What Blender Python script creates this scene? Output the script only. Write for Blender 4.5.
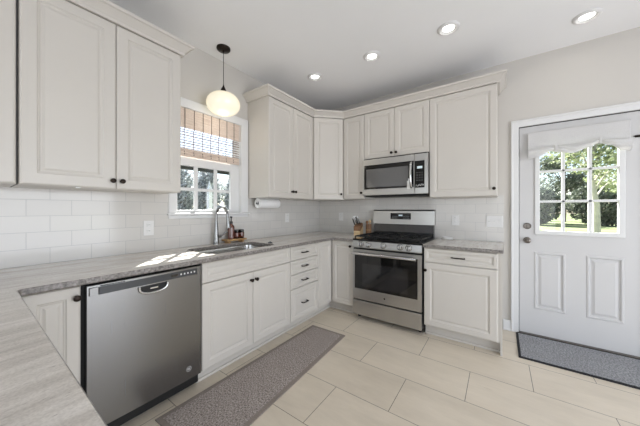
import bpy, bmesh, math, random
from mathutils import Vector, Matrix
PI = math.pi
random.seed(7)
for o in list(bpy.data.objects):
    bpy.data.objects.remove(o, do_unlink=True)
SC = bpy.context.scene
COL = SC.collection

# ------------------------------------------------------------------ camera
cam_d = bpy.data.cameras.new('camera')
cam_d.sensor_width = 36.0
cam_d.lens = 254.19 / 640 * 36.0
cam_d.shift_x = 2.82 / 640
cam_d.shift_y = -3.4 / 640
cam_d.clip_start = 0.05
cam = bpy.data.objects.new('camera', cam_d)
cam.location = (2.3168, -3.2891, 1.2439)
cam.rotation_euler = (PI / 2, 0, math.radians(35.674))
COL.objects.link(cam)
SC.camera = cam
# ------------------------------------------------------------------ view transform
SC.view_settings.view_transform = 'Standard'
SC.view_settings.look = 'None'
SC.view_settings.gamma = 1.0
SC.view_settings.use_curve_mapping = False
SC.view_settings.exposure = 0.14
# ------------------------------------------------------------------ world / sky
W = bpy.data.worlds.new('sky')
SC.world = W
W.use_nodes = True
wn = W.node_tree.nodes
wl = W.node_tree.links
wn.clear()
sky = wn.new('ShaderNodeTexSky')
sky.sky_type = 'NISHITA'
sky.sun_disc = False
sky.sun_elevation = math.radians(41)
sky.sun_rotation = math.radians(-48)
sky.air_density = 1.0
sky.dust_density = 0.6
bg = wn.new('ShaderNodeBackground')
bg.inputs['Strength'].default_value = 0.22
wo = wn.new('ShaderNodeOutputWorld')
hs = wn.new('ShaderNodeHueSaturation')
hs.inputs['Saturation'].default_value = 0.8
wl.new(sky.outputs[0], hs.inputs['Color'])
wl.new(hs.outputs[0], bg.inputs['Color'])
wl.new(bg.outputs[0], wo.inputs['Surface'])
# ------------------------------------------------------------------ sun and added fill lights
def light(name, kind, loc, direction, energy, color=(1, 1, 1), **kw):
    d = bpy.data.lights.new(name, kind)
    d.energy = energy
    d.color = color
    for k, v in kw.items():
        setattr(d, k, v)
    o = bpy.data.objects.new(name, d)
    o.location = loc
    o.rotation_euler = Vector(direction).to_track_quat('-Z', 'Y').to_euler()
    COL.objects.link(o)
    return o
light('sun', 'SUN', (-4, 4, 6), (1.0, -0.9, -1.09), 20.0, (1.0, 0.97, 0.92), angle=math.radians(0.53))
# added fill lights inside the made-up glazed openings behind and right of the camera
light('fill_rear', 'AREA', (2.0, -6.42, 1.15), (0, 1, 0.0), 34, (0.90, 0.94, 1.05),
      shape='RECTANGLE', size=3.2, size_y=2.1)
light('fill_side', 'AREA', (5.15, -2.60, 1.10), (-1, 0.0, 0.0), 74, (0.90, 0.94, 1.05),
      shape='RECTANGLE', size=2.8, size_y=1.9)

# ------------------------------------------------------------------ materials
def lin(c):
    return tuple(((v / 255) / 12.92 if v / 255 <= 0.04045 else ((v / 255 + 0.055) / 1.055) ** 2.4) for v in c)

class NT:
    def __init__(s, name):
        s.m = bpy.data.materials.new(name)
        s.m.use_nodes = True
        s.t = s.m.node_tree
        s.n = s.t.nodes
        s.n.clear()
        s.out = s.n.new('ShaderNodeOutputMaterial')
        s.b = s.n.new('ShaderNodeBsdfPrincipled')
        s.L(s.b.outputs[0], s.out.inputs['Surface'])
    def L(s, a, b):
        s.t.links.new(a, b)
    def new(s, typ, **kw):
        n = s.n.new(typ)
        for k, v in kw.items():
            setattr(n, k, v)
        return n
    def coord(s, scale=(1, 1, 1), loc=(0, 0, 0), rot=(0, 0, 0)):
        c = s.new('ShaderNodeTexCoord')
        m = s.new('ShaderNodeMapping')
        m.inputs['Scale'].default_value = scale
        m.inputs['Location'].default_value = loc
        m.inputs['Rotation'].default_value = rot
        s.L(c.outputs['Object'], m.inputs['Vector'])
        return m.outputs[0]
    def noise(s, vec, scale, detail=4, rough=0.55):
        n = s.new('ShaderNodeTexNoise')
        n.inputs['Scale'].default_value = scale
        n.inputs['Detail'].default_value = detail
        n.inputs['Roughness'].default_value = rough
        s.L(vec, n.inputs['Vector'])
        return n.outputs['Fac']
    def ramp(s, fac, stops, interp='LINEAR'):
        r = s.new('ShaderNodeValToRGB')
        r.color_ramp.interpolation = interp
        e = r.color_ramp.elements
        while len(e) < len(stops):
            e.new(0.5)
        for i, (p, c) in enumerate(stops):
            e[i].position = p
            e[i].color = (*c, 1) if len(c) == 3 else c
        s.L(fac, r.inputs['Fac'])
        return r.outputs['Color']
    def mix(s, fac, a, b, blend='MIX'):
        m = s.new('ShaderNodeMix', data_type='RGBA', blend_type=blend)
        for sock, v in ((m.inputs[0], fac), (m.inputs[6], a), (m.inputs[7], b)):
            if hasattr(v, 'is_output'):
                s.L(v, sock)
            elif isinstance(v, (int, float)):
                sock.default_value = v
            else:
                sock.default_value = (*v, 1)
        return m.outputs[2]
    def bump(s, h, strength=0.2, dist=0.01):
        b = s.new('ShaderNodeBump')
        b.inputs['Strength'].default_value = strength
        b.inputs['Distance'].default_value = dist
        s.L(h, b.inputs['Height'])
        s.L(b.outputs[0], s.b.inputs['Normal'])
    def set(s, **kw):
        names = dict(color='Base Color', rough='Roughness', metal='Metallic', spec='Specular IOR Level', coat='Coat Weight',
                     coat_rough='Coat Roughness', emit='Emission Color', estr='Emission Strength', trans='Transmission Weight',
                     ior='IOR', aniso='Anisotropic', alpha='Alpha', sub='Subsurface Weight')
        for k, v in kw.items():
            i = s.b.inputs[names[k]]
            if hasattr(v, 'is_output'):
                s.L(v, i)
            elif isinstance(v, tuple):
                i.default_value = (*v, 1) if len(v) == 3 else v
            else:
                i.default_value = v
        return s

M = {}
def simple(name, rgb, rough=0.5, vary=0.0, nscale=6.0, **kw):
    t = NT(name)
    c = lin(rgb)
    if vary:
        f = t.noise(t.coord(), nscale)
        a = tuple(max(0, v * (1 - vary)) for v in c)
        b = tuple(min(1, v * (1 + vary)) for v in c)
        c = t.ramp(f, [(0.3, a), (0.7, b)])
    t.set(color=c, rough=rough, **kw)
    M[name] = t.m
    return t

simple('cabinet_white', (207, 202, 194), 0.38, 0.012, 3)
simple('trim_white', (226, 226, 225), 0.35, 0.01, 3)
simple('wall_paint', (207, 203, 196), 0.75, 0.012, 2)
simple('ceiling_paint', (245, 245, 245), 0.85, 0.01, 2)
simple('door_white', (209, 208, 207), 0.4, 0.01, 3)
simple('bronze', (44, 36, 31), 0.35, 0.1, 30, metal=0.8)
simple('black_iron', (22, 22, 22), 0.5, 0.15, 60)
simple('black_gloss', (13, 13, 14), 0.08, 0.1, 4)
simple('dark_plastic', (62, 63, 65), 0.3, 0.06, 20)
simple('toe_black', (14, 14, 14), 0.6, 0.1, 10)
simple('plastic_white', (226, 225, 223), 0.35, 0.01, 10)
simple('label_white', (228, 228, 226), 0.5, 0.01, 10)
simple('nickel', (118, 112, 106), 0.28, 0.05, 30, metal=1.0)
simple('dark_steel', (84, 84, 86), 0.22, 0.04, 8, metal=1.0)
simple('gap_shade_grey', (120, 118, 115), 0.6, 0.03, 30)
simple('gap_dark', (40, 40, 40), 0.6, 0.05, 30)  # socket slots and the painted shadow line round the door
simple('paper', (243, 243, 242), 0.9, 0.015, 60)
simple('cardboard', (88, 76, 66), 0.9, 0.05, 60)
simple('amber_glass', (92, 36, 14), 0.06, 0.08, 10, spec=0.7, coat=0.5)
simple('smoke_glass', (24, 19, 19), 0.06, 0.08, 10, spec=0.7, coat=0.5)
simple('bark', (122, 112, 102), 0.9, 0.3, 5)
simple('pale_bark', (196, 190, 180), 0.9, 0.15, 4)
simple('dark_green_trim', (38, 46, 38), 0.5, 0.05, 5)
simple('post_white', (226, 228, 232), 0.6, 0.02, 5)
simple('display_lit', (190, 205, 212), 0.3, 0.02, 20, emit=lin((190, 205, 212)), estr=0.35)
simple('key_grey', (128, 130, 133), 0.4, 0.02, 20)

def stainless(name, rgb, rough, axis):
    t = NT(name)
    sc = [4, 4, 4]
    for i in range(3):
        if i != axis:
            sc[i] = 260
    f = t.noise(t.coord(tuple(sc)), 1.0, 3)
    c = lin(rgb)
    t.set(color=t.ramp(f, [(0.25, tuple(v * 0.97 for v in c)), (0.75, tuple(min(1, v * 1.02) for v in c))]), metal=1.0)
    r = t.new('ShaderNodeMapRange')
    r.inputs['To Min'].default_value = rough - 0.03
    r.inputs['To Max'].default_value = rough + 0.03
    t.L(f, r.inputs['Value'])
    t.L(r.outputs[0], t.b.inputs['Roughness'])
    t.bump(f, 0.015, 0.001)
    M[name] = t.m
stainless('stainless_horizontal', (188, 187, 185), 0.30, 0)
stainless('stainless_vertical', (142, 142, 141), 0.26, 2)
stainless('stainless_bowl', (186, 184, 180), 0.24, 0)
stainless('chrome', (205, 205, 204), 0.14, 2)

def floor_mat():
    t = NT('floor_tile')
    v = t.coord(loc=(-1.385, 1.02, 0))
    b = t.new('ShaderNodeTexBrick', offset=0.5, offset_frequency=2, squash=1.0)
    b.inputs['Scale'].default_value = 1.0
    b.inputs['Brick Width'].default_value = 0.7475
    b.inputs['Row Height'].default_value = 0.371
    b.inputs['Mortar Size'].default_value = 0.0022
    b.inputs['Mortar Smooth'].default_value = 0.1
    b.inputs['Bias'].default_value = 0.0
    b.inputs['Color1'].default_value = (*lin((224, 213, 195)), 1)
    b.inputs['Color2'].default_value = (*lin((218, 207, 189)), 1)
    b.inputs['Mortar'].default_value = (*lin((132, 122, 106)), 1)
    t.L(v, b.inputs['Vector'])
    n1 = t.noise(t.coord((1.0, 3.0, 1)), 2.2, 6, 0.6)
    n2 = t.noise(t.coord((2, 9, 1)), 5.0, 5, 0.6)
    c = t.mix(1.0, b.outputs['Color'], t.ramp(n1, [(0.3, (0.92, 0.915, 0.905)), (0.7, (1.05, 1.05, 1.05))]), 'MULTIPLY')
    c = t.mix(0.6, c, t.ramp(n2, [(0.35, (0.965, 0.96, 0.95)), (0.65, (1.03, 1.03, 1.03))]), 'MULTIPLY')
    t.set(color=c, spec=0.5)
    r = t.new('ShaderNodeMapRange')
    r.inputs['To Min'].default_value = 0.24
    r.inputs['To Max'].default_value = 0.36
    t.L(n2, r.inputs['Value'])
    t.L(r.outputs[0], t.b.inputs['Roughness'])
    inv = t.new('ShaderNodeMath', operation='SUBTRACT')
    inv.inputs[0].default_value = 1.0
    t.L(b.outputs['Fac'], inv.inputs[1])
    t.bump(inv.outputs[0], 0.35, 0.002)
    M['floor_tile'] = t.m
floor_mat()

def subway(name, axis):
    t = NT(name)
    c = t.new('ShaderNodeTexCoord')
    s = t.new('ShaderNodeSeparateXYZ')
    t.L(c.outputs['Object'], s.inputs[0])
    k = t.new('ShaderNodeCombineXYZ')
    t.L(s.outputs[axis], k.inputs[0])
    t.L(s.outputs[2], k.inputs[1])
    m = t.new('ShaderNodeMapping')
    m.inputs['Location'].default_value = (2.969 + (0 if axis == 1 else 0.03), -1.005, 0)
    t.L(k.outputs[0], m.inputs['Vector'])
    b = t.new('ShaderNodeTexBrick', offset=0.5, offset_frequency=2)
    b.inputs['Scale'].default_value = 1.0
    b.inputs['Brick Width'].default_value = 0.2
    b.inputs['Row Height'].default_value = 0.1
    b.inputs['Mortar Size'].default_value = 0.0018
    b.inputs['Mortar Smooth'].default_value = 0.3
    b.inputs['Bias'].default_value = 0.0
    b.inputs['Color1'].default_value = (*lin((213, 210, 205)), 1)
    b.inputs['Color2'].default_value = (*lin((209, 206, 201)), 1)
    b.inputs['Mortar'].default_value = (*lin((190, 189, 187)), 1)
    t.L(m.outputs[0], b.inputs['Vector'])
    t.set(color=b.outputs['Color'], rough=0.12, spec=0.5)
    inv = t.new('ShaderNodeMath', operation='SUBTRACT')
    inv.inputs[0].default_value = 1.0
    t.L(b.outputs['Fac'], inv.inputs[1])
    wav = t.noise(t.coord(), 9.0, 2)
    add = t.new('ShaderNodeMath', operation='MULTIPLY_ADD')
    add.inputs[1].default_value = 0.35
    t.L(wav, add.inputs[0])
    t.L(inv.outputs[0], add.inputs[2])
    t.bump(add.outputs[0], 0.3, 0.002)
    M[name] = t.m
subway('subway_tile_y', 1)
subway('subway_tile_x', 0)

def granite():
    t = NT('granite')
    n1 = t.noise(t.coord((7.0, 1.0, 7.0)), 3.4, 7, 0.65)
    n2 = t.noise(t.coord((22.0, 2.2, 22.0)), 4.0, 5, 0.65)
    n3 = t.noise(t.coord((30.0, 7.0, 30.0)), 6.0, 3, 0.5)
    n4 = t.noise(t.coord((1, 1, 1)), 190.0, 2, 0.5)
    c = t.ramp(n1, [(0.30, lin((194, 187, 179))), (0.5, lin((212, 206, 198))), (0.72, lin((229, 224, 217)))])
    c = t.mix(0.75, c, t.ramp(n2, [(0.33, (0.84, 0.83, 0.82)), (0.5, (1, 1, 1))]), 'MULTIPLY')
    c = t.mix(0.8, c, t.ramp(n3, [(0.27, (0.42, 0.39, 0.37)), (0.34, (1, 1, 1))]), 'MULTIPLY')
    c = t.mix(0.5, c, t.ramp(n4, [(0.35, (0.78, 0.77, 0.76)), (0.6, (1.04, 1.04, 1.04))]), 'MULTIPLY')
    t.set(color=c, rough=0.20, spec=0.5)
    M['granite'] = t.m
    # the sawn edge shows the same stone rougher, with more of its dark flecks
    t = NT('granite_edge')
    n1 = t.noise(t.coord((1, 1, 1)), 60.0, 5, 0.7)
    n2 = t.noise(t.coord((1, 1, 1)), 34.0, 3, 0.6)
    c = t.ramp(n1, [(0.3, lin((80, 75, 71))), (0.5, lin((130, 124, 119))), (0.7, lin((168, 163, 158)))])
    c = t.mix(0.85, c, t.ramp(n2, [(0.30, (0.3, 0.28, 0.27)), (0.40, (1, 1, 1))]), 'MULTIPLY')
    t.set(color=c, rough=0.3)
    t.bump(n1, 0.4, 0.004)
    M['granite_edge'] = t.m
granite()

def rugs():
    def weave(name, a, b, sx, sy):
        t = NT(name)
        n1 = t.noise(t.coord((sx, sy, 1)), 1.0, 3, 0.6)
        n2 = t.noise(t.coord((1, 1, 1)), 8.0, 4, 0.6)
        n3 = t.noise(t.coord((1, 1, 1)), 330.0, 2, 0.5)
        c = t.ramp(n1, [(0.36, lin(a)), (0.64, lin(b))])
        c = t.mix(0.5, c, t.ramp(n2, [(0.3, (0.86, 0.85, 0.84)), (0.7, (1.1, 1.1, 1.1))]), 'MULTIPLY')
        c = t.mix(0.6, c, t.ramp(n3, [(0.3, (0.7, 0.7, 0.7)), (0.7, (1.2, 1.2, 1.2))]), 'MULTIPLY')
        t.set(color=c, rough=0.95, spec=0.1)
        t.bump(n1, 0.6, 0.004)
        M[name] = t.m
    weave('rug_weave', (114, 105, 101), (200, 190, 183), 140, 90)
    weave('rug_border', (136, 127, 120), (158, 149, 141), 300, 300)
    weave('doormat_loop', (118, 119, 122), (182, 183, 186), 95, 95)
    weave('doormat_edge', (48, 48, 50), (60, 60, 62), 300, 300)
rugs()

def wood(name, a, b, scale=(2, 30, 30)):
    t = NT(name)
    n = t.noise(t.coord(scale), 3.0, 5, 0.6)
    t.set(color=t.ramp(n, [(0.3, lin(a)), (0.7, lin(b))]), rough=0.5)
    M[name] = t.m
wood('pale_wood', (196, 164, 118), (228, 202, 160))
wood('brown_wood', (104, 72, 48), (150, 110, 76), (30, 30, 3))
wood('tray_wood', (150, 112, 72), (200, 164, 116), (20, 3, 20))

def bamboo(name, a, b):
    t = NT(name)
    n = t.noise(t.coord((3, 6, 230)), 1.0, 4, 0.7)
    n2 = t.noise(t.coord((1, 1, 1)), 25, 3)
    c = t.ramp(n, [(0.3, lin(a)), (0.7, lin(b))])
    c = t.mix(0.4, c, t.ramp(n2, [(0.3, (0.85, 0.84, 0.83)), (0.7, (1.1, 1.1, 1.1))]), 'MULTIPLY')
    t.set(color=c, rough=0.7)
    t.bump(n, 0.5, 0.003)
    tr = t.new('ShaderNodeBsdfTranslucent')
    t.L(c, tr.inputs['Color'])
    mx = t.new('ShaderNodeMixShader')
    mx.inputs[0].default_value = 0.05
    t.L(t.b.outputs[0], mx.inputs[1])
    t.L(tr.outputs[0], mx.inputs[2])
    t.L(mx.outputs[0], t.out.inputs['Surface'])
    M[name] = t.m
bamboo('bamboo_reed', (206, 184, 168), (242, 228, 214))
simple('cord_brown', (138, 122, 110), 0.8, 0.05, 40)

def cloth():
    t = NT('valance_cloth')
    n = t.noise(t.coord((300, 300, 300)), 1.0, 2)
    c = t.ramp(n, [(0.3, lin((220, 219, 218))), (0.7, lin((236, 235, 234)))])
    t.set(color=c, rough=0.9, spec=0.15)
    tr = t.new('ShaderNodeBsdfTranslucent')
    t.L(c, tr.inputs['Color'])
    mx = t.new('ShaderNodeMixShader')
    mx.inputs[0].default_value = 0.25
    t.L(t.b.outputs[0], mx.inputs[1])
    t.L(tr.outputs[0], mx.inputs[2])
    t.L(mx.outputs[0], t.out.inputs['Surface'])
    M['valance_cloth'] = t.m
cloth()

def glass():
    t = NT('window_glass')
    tr = t.new('ShaderNodeBsdfTransparent')
    tr.inputs['Color'].default_value = (0.97, 0.98, 0.98, 1)
    gl = t.new('ShaderNodeBsdfGlossy')
    gl.inputs['Roughness'].default_value = 0.02
    lw = t.new('ShaderNodeLayerWeight')
    lw.inputs['Blend'].default_value = 0.5
    fr = t.new('ShaderNodeValToRGB')                   # Schlick-like curve, the same from both sides of the pane
    for p_, v_ in ((0.55, 0.06), (0.8, 0.20), (1.0, 0.9)):
        fr.color_ramp.elements.new(p_).color = (v_, v_, v_, 1)
    fr.color_ramp.elements[0].color = (0.03, 0.03, 0.03, 1)
    t.L(lw.outputs['Facing'], fr.inputs['Fac'])
    mx = t.new('ShaderNodeMixShader')
    t.L(fr.outputs['Color'], mx.inputs[0])
    t.L(tr.outputs[0], mx.inputs[1])
    t.L(gl.outputs[0], mx.inputs[2])
    t.L(mx.outputs[0], t.out.inputs['Surface'])
    M['window_glass'] = t.m
    t = NT('oven_glass')
    t.set(color=lin((8, 8, 8)), rough=0.05, spec=0.5, coat=0.3, coat_rough=0.03)
    M['oven_glass'] = t.m
    t = NT('oven_window')
    n = t.noise(t.coord((1, 1, 1)), 3.0, 2)
    t.set(color=t.ramp(n, [(0.35, lin((20, 20, 21))), (0.65, lin((34, 34, 35)))]), rough=0.09, spec=0.6, coat=0.5, coat_rough=0.04)
    M['oven_window'] = t.m
    t = NT('microwave_window')
    w = t.new('ShaderNodeTexWave', bands_direction='Z')
    w.inputs['Scale'].default_value = 60
    t.L(t.coord(), w.inputs['Vector'])
    t.set(color=t.ramp(w.outputs['Fac'], [(0.2, lin((78, 78, 79))), (0.8, lin((96, 96, 97)))]), rough=0.14, spec=0.8, coat=1.0, coat_rough=0.04)
    M['microwave_window'] = t.m
glass()

def lamps():
    t = NT('opal_glass')
    lw = t.new('ShaderNodeLayerWeight')
    lw.inputs['Blend'].default_value = 0.35
    c = t.ramp(lw.outputs['Facing'], [(0.0, lin((255, 249, 226))), (0.5, lin((250, 240, 212))), (0.95, lin((222, 202, 160)))])
    n = t.noise(t.coord(), 4, 2)
    t.set(color=lin((170, 164, 150)), rough=0.2, emit=c, estr=0.72, coat=0.4)
    M['opal_glass'] = t.m
    t = NT('lamp_lens')
    n = t.noise(t.coord(), 30, 2)
    t.set(color=(1, 1, 1), rough=0.4, emit=t.ramp(n, [(0.3, (1.0, 0.98, 0.94)), (0.7, (1.0, 0.99, 0.96))]), estr=3.0)
    M['lamp_lens'] = t.m
lamps()

def outdoor():
    t = NT('lawn')
    n = t.noise(t.coord(), 0.5, 4)
    n2 = t.noise(t.coord(), 60, 3)
    c = t.ramp(n, [(0.3, lin((122, 134, 92))), (0.7, lin((164, 172, 130)))])
    c = t.mix(0.5, c, t.ramp(n2, [(0.3, (0.75, 0.75, 0.75)), (0.7, (1.2, 1.2, 1.2))]), 'MULTIPLY')
    t.set(color=c, rough=0.95, spec=0.1)
    t.bump(n2, 0.5, 0.05)
    M['lawn'] = t.m
    simple('yard_ground', (112, 114, 112), 0.95, 0.12, 1.5)
    def leaf(name, cols):
        t = NT(name)
        g = t.new('ShaderNodeNewGeometry')
        c = t.ramp(g.outputs['Random Per Island'], [(i / (len(cols) - 1), lin(q)) for i, q in enumerate(cols)])
        t.set(color=c, rough=0.55, spec=0.3)
        tr = t.new('ShaderNodeBsdfTranslucent')
        t.L(c, tr.inputs['Color'])
        mx = t.new('ShaderNodeMixShader')
        mx.inputs[0].default_value = 0.35
        t.L(t.b.outputs[0], mx.inputs[1])
        t.L(tr.outputs[0], mx.inputs[2])
        t.L(mx.outputs[0], t.out.inputs['Surface'])
        M[name] = t.m
    leaf('leaf_green', [(92, 104, 78), (130, 142, 104), (172, 180, 140), (212, 216, 190)])
    leaf('leaf_dark', [(74, 84, 76), (100, 110, 96), (134, 142, 124), (166, 172, 154)])
    leaf('leaf_grey', [(112, 118, 120), (152, 158, 160), (192, 196, 200), (232, 235, 240)])
outdoor()

# ------------------------------------------------------------------ mesh helpers
def box(bm, x0, x1, y0, y1, z0, z1, r=0.0, seg=2):
    vs = [bm.verts.new((x, y, z)) for x in (x0, x1) for y in (y0, y1) for z in (z0, z1)]
    fs = []
    for q in ((0, 1, 3, 2), (4, 6, 7, 5), (0, 4, 5, 1), (2, 3, 7, 6), (0, 2, 6, 4), (1, 5, 7, 3)):
        fs.append(bm.faces.new([vs[i] for i in q]))
    if r:
        es = list({e for f in fs for e in f.edges})
        bmesh.ops.bevel(bm, geom=es, offset=r, segments=seg, affect='EDGES', profile=0.5)
    return vs

def basis(axis):
    a = Vector(axis).normalized()
    u = a.orthogonal().normalized()
    return a, u, a.cross(u)

def lathe(bm, prof, org, axis, n=24, cap=True):
    a, u, v = basis(axis)
    o = Vector(org)
    rings = []
    for r, h in prof:
        if r < 1e-6:
            rings.append([bm.verts.new(o + a * h)])
        else:
            rings.append([bm.verts.new(o + a * h + (u * math.cos(2 * PI * i / n) + v * math.sin(2 * PI * i / n)) * r) for i in range(n)])
    for A, B in zip(rings, rings[1:]):
        for i in range(n):
            j = (i + 1) % n
            if len(A) == 1 and len(B) == 1:
                continue
            if len(A) == 1:
                bm.faces.new((A[0], B[j], B[i]))
            elif len(B) == 1:
                bm.faces.new((A[i], A[j], B[0]))
            else:
                bm.faces.new((A[i], A[j], B[j], B[i]))
    if cap:
        if len(rings[0]) > 1:
            bm.faces.new(list(reversed(rings[0])))
        if len(rings[-1]) > 1:
            bm.faces.new(rings[-1])

def cyl(bm, p0, p1, r, r1=None, n=16):
    p0, p1 = Vector(p0), Vector(p1)
    lathe(bm, [(r, 0), (r if r1 is None else r1, (p1 - p0).length)], p0, p1 - p0, n)

def tube(bm, pts, rad, n=12, cap=True):
    pts = [Vector(p) for p in pts]
    rads = rad if isinstance(rad, (list, tuple)) else [rad] * len(pts)
    t0 = (pts[1] - pts[0]).normalized()
    u = t0.orthogonal().normalized()
    rings = []
    for i, p in enumerate(pts):
        t = (pts[min(i + 1, len(pts) - 1)] - pts[max(i - 1, 0)]).normalized()
        u = (u - t * u.dot(t)).normalized()
        v = t.cross(u)
        rings.append([bm.verts.new(p + (u * math.cos(2 * PI * k / n) + v * math.sin(2 * PI * k / n)) * rads[i]) for k in range(n)])
    for A, B in zip(rings, rings[1:]):
        for k in range(n):
            j = (k + 1) % n
            bm.faces.new((A[k], A[j], B[j], B[k]))
    if cap:
        bm.faces.new(list(reversed(rings[0])))
        bm.faces.new(rings[-1])

def loft_rects(bm, x0, x1, z0, z1, prof, yback):
    """panel in the xz plane facing -Y; prof = list of (inset, y) from outside to the centre"""
    rings = []
    for ins, y in [(0, yback)] + prof:
        rings.append([bm.verts.new((x, y, z)) for x, z in ((x0 + ins, z0 + ins), (x1 - ins, z0 + ins), (x1 - ins, z1 - ins), (x0 + ins, z1 - ins))])
    for A, B in zip(rings, rings[1:]):
        for k in range(4):
            j = (k + 1) % 4
            bm.faces.new((A[k], A[j], B[j], B[k]))
    bm.faces.new(list(reversed(rings[0])))
    bm.faces.new(rings[-1])

def prism(bm, poly, axis, a0, a1):
    """extrude polygon (2D) along axis 0/1/2 from a0 to a1"""
    def P(q, a):
        l = list(q)
        l.insert(axis, a)
        return l
    A = [bm.verts.new(P(q, a0)) for q in poly]
    B = [bm.verts.new(P(q, a1)) for q in poly]
    n = len(poly)
    for i in range(n):
        j = (i + 1) % n
        bm.faces.new((A[i], A[j], B[j], B[i]))
    bm.faces.new(list(reversed(A)))
    bm.faces.new(B)

def obj(name, bm, mat, parent=None, smooth=None, label=None):
    bmesh.ops.recalc_face_normals(bm, faces=bm.faces[:])
    me = bpy.data.meshes.new(name)
    bm.to_mesh(me)
    bm.free()
    for m in (mat if isinstance(mat, (list, tuple)) else [mat]):
        me.materials.append(M[m])
    if smooth is not None:
        me.polygons.foreach_set('use_smooth', [True] * len(me.polygons))
        me.set_sharp_from_angle(angle=math.radians(smooth))
    o = bpy.data.objects.new(name, me)
    COL.objects.link(o)
    if parent:
        o.parent = parent
    if label:
        o['label'] = label
    return o

def tag(o, label, cat, group=None):
    o['label'] = label
    o['category'] = cat
    if group:
        o['group'] = group
    return o

def thing(name, label, cat, loc=(0, 0, 0), rot=0.0, group=None):
    o = bpy.data.objects.new(name, None)
    o.empty_display_size = 0.1
    o.location = loc
    o.rotation_euler = (0, 0, rot)
    COL.objects.link(o)
    return tag(o, label, cat, group)

def struct(name, bm, mat, parent=None, smooth=None):
    o = obj(name, bm, mat, parent, smooth)
    if not parent:
        o['kind'] = 'structure'
    return o

def sempty(name, loc=(0, 0, 0)):
    o = bpy.data.objects.new(name, None)
    o.location = loc
    COL.objects.link(o)
    o['kind'] = 'structure'
    return o

NB = bmesh.new

# ------------------------------------------------------------------ room shell
CH = 2.768
RX, RY = 5.2, -6.5
b = NB(); box(b, -0.15, RX + 0.15, RY - 0.15, 0.15, -0.12, 0.0); struct('floor', b, 'floor_tile')
b = NB(); box(b, -0.15, RX + 0.15, RY - 0.15, 0.15, CH, CH + 0.12); struct('ceiling', b, 'ceiling_paint')
WY0, WY1, WZ0, WZ1 = -2.205, -1.503, 1.213, 2.175      # kitchen window opening
b = NB()
box(b, -0.15, 0, RY - 0.15, WY0, 0, CH); box(b, -0.15, 0, WY1, 0.15, 0, CH)
box(b, -0.15, 0, WY0, WY1, 0, WZ0); box(b, -0.15, 0, WY0, WY1, WZ1, CH)
struct('wall_left', b, 'wall_paint')
DX0, DX1, DZ = 2.472, 3.300, 2.078
b = NB()
box(b, 0, DX0, 0, 0.15, 0, CH); box(b, DX1, RX, 0, 0.15, 0, CH); box(b, DX0, DX1, 0, 0.15, DZ, CH)
struct('wall_back', b, 'wall_paint')
b = NB()
box(b, RX, RX + 0.15, RY, -4.55, 0, CH); box(b, RX, RX + 0.15, -1.15, 0.15, 0, CH)
box(b, RX, RX + 0.15, -4.55, -1.15, 2.15, CH)
struct('wall_right', b, 'wall_paint')
b = NB()
box(b, 0, 0.35, RY - 0.15, RY, 0, CH); box(b, 3.65, RX, RY - 0.15, RY, 0, CH); box(b, 0.35, 3.65, RY - 0.15, RY, 2.33, CH)
struct('wall_front', b, 'wall_paint')
def glazed(name, x0, x1, z0, z1, n, loc, rot):
    r = sempty(name, loc); r.rotation_euler = (0, 0, rot)
    b = NB()
    box(b, x0, x1, -0.05, 0.05, z0, z0 + 0.08); box(b, x0, x1, -0.05, 0.05, z1 - 0.08, z1)
    for i in range(n + 1):
        x = x0 + 0.035 + (x1 - x0 - 0.07) * i / n
        box(b, x - 0.035, x + 0.035, -0.045, 0.045, z0, z1)
    obj('frame', b, 'trim_white', r)
    b = NB(); box(b, x0 + 0.05, x1 - 0.05, -0.008, 0.0, z0 + 0.05, z1 - 0.05); obj('pane', b, 'window_glass', r)
glazed('added_window_rear', -1.65, 1.65, 0.0, 2.33, 3, (2.0, RY - 0.09, 0), 0)  # unseen opening, added to go with the rear fill light
glazed('added_window_side', -1.70, 1.70, 0.0, 2.15, 3, (RX + 0.09, -2.85, 0), PI / 2)  # unseen opening, added to go with the side fill light
# baseboards
b = NB(); box(b, 2.345, 2.415, -0.016, 0, 0, 0.105, 0.004); box(b, 2.345, 2.415, -0.022, 0, 0, 0.02, 0.003)
struct('baseboard_back', b, 'trim_white')
b = NB(); box(b, 3.37, RX, -0.016, 0, 0, 0.105, 0.004); struct('baseboard_back_right', b, 'trim_white')
# tiled splash back on the window wall (around the window) and on the range wall
SZ0, SZ1 = 0.900, 1.385
b = NB()
box(b, 0, 0.009, -3.95, -2.262, SZ0, SZ1); box(b, 0, 0.009, -2.262, -1.413, SZ0, 1.165); box(b, 0, 0.009, -1.413, -0.0, SZ0, SZ1)
struct('trim_1', b, 'subway_tile_y')
b = NB(); box(b, 0.009, 2.352, -0.009, 0, SZ0, SZ1 + 0.01, 0.001); struct('trim_2', b, 'subway_tile_x')

# ------------------------------------------------------------------ kitchen window
win = sempty('window_1')
b = NB()
box(b, 0, 0.020, -2.262, WY0 + 0.006, WZ0, 2.245, 0.004); box(b, 0, 0.020, WY1 - 0.006, -1.420, WZ0, 2.245, 0.004)
box(b, 0, 0.022, -2.262, -1.420, 2.165, 2.245, 0.004)
obj('casing', b, 'trim_white', win)
b = NB()
box(b, -0.13, 0.0, WY0, WY0 + 0.006, WZ0, WZ1); box(b, -0.13, 0.0, WY1 - 0.006, WY1, WZ0, WZ1); box(b, -0.13, 0.0, WY0, WY1, WZ1 - 0.006, WZ1)
obj('jamb', b, 'trim_white', win)
b = NB(); box(b, -0.13, 0.040, -2.275, -1.407, WZ0 - 0.020, WZ0, 0.005); box(b, 0, 0.018, -2.262, -1.420, 1.163, WZ0 - 0.02, 0.004)
obj('sill', b, 'trim_white', win)
PANES = [(-2.168, -2.010), (-1.974, -1.802), (-1.768, -1.615)]
PZ = [(1.240, 1.420), (1.448, 1.650)]
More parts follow.
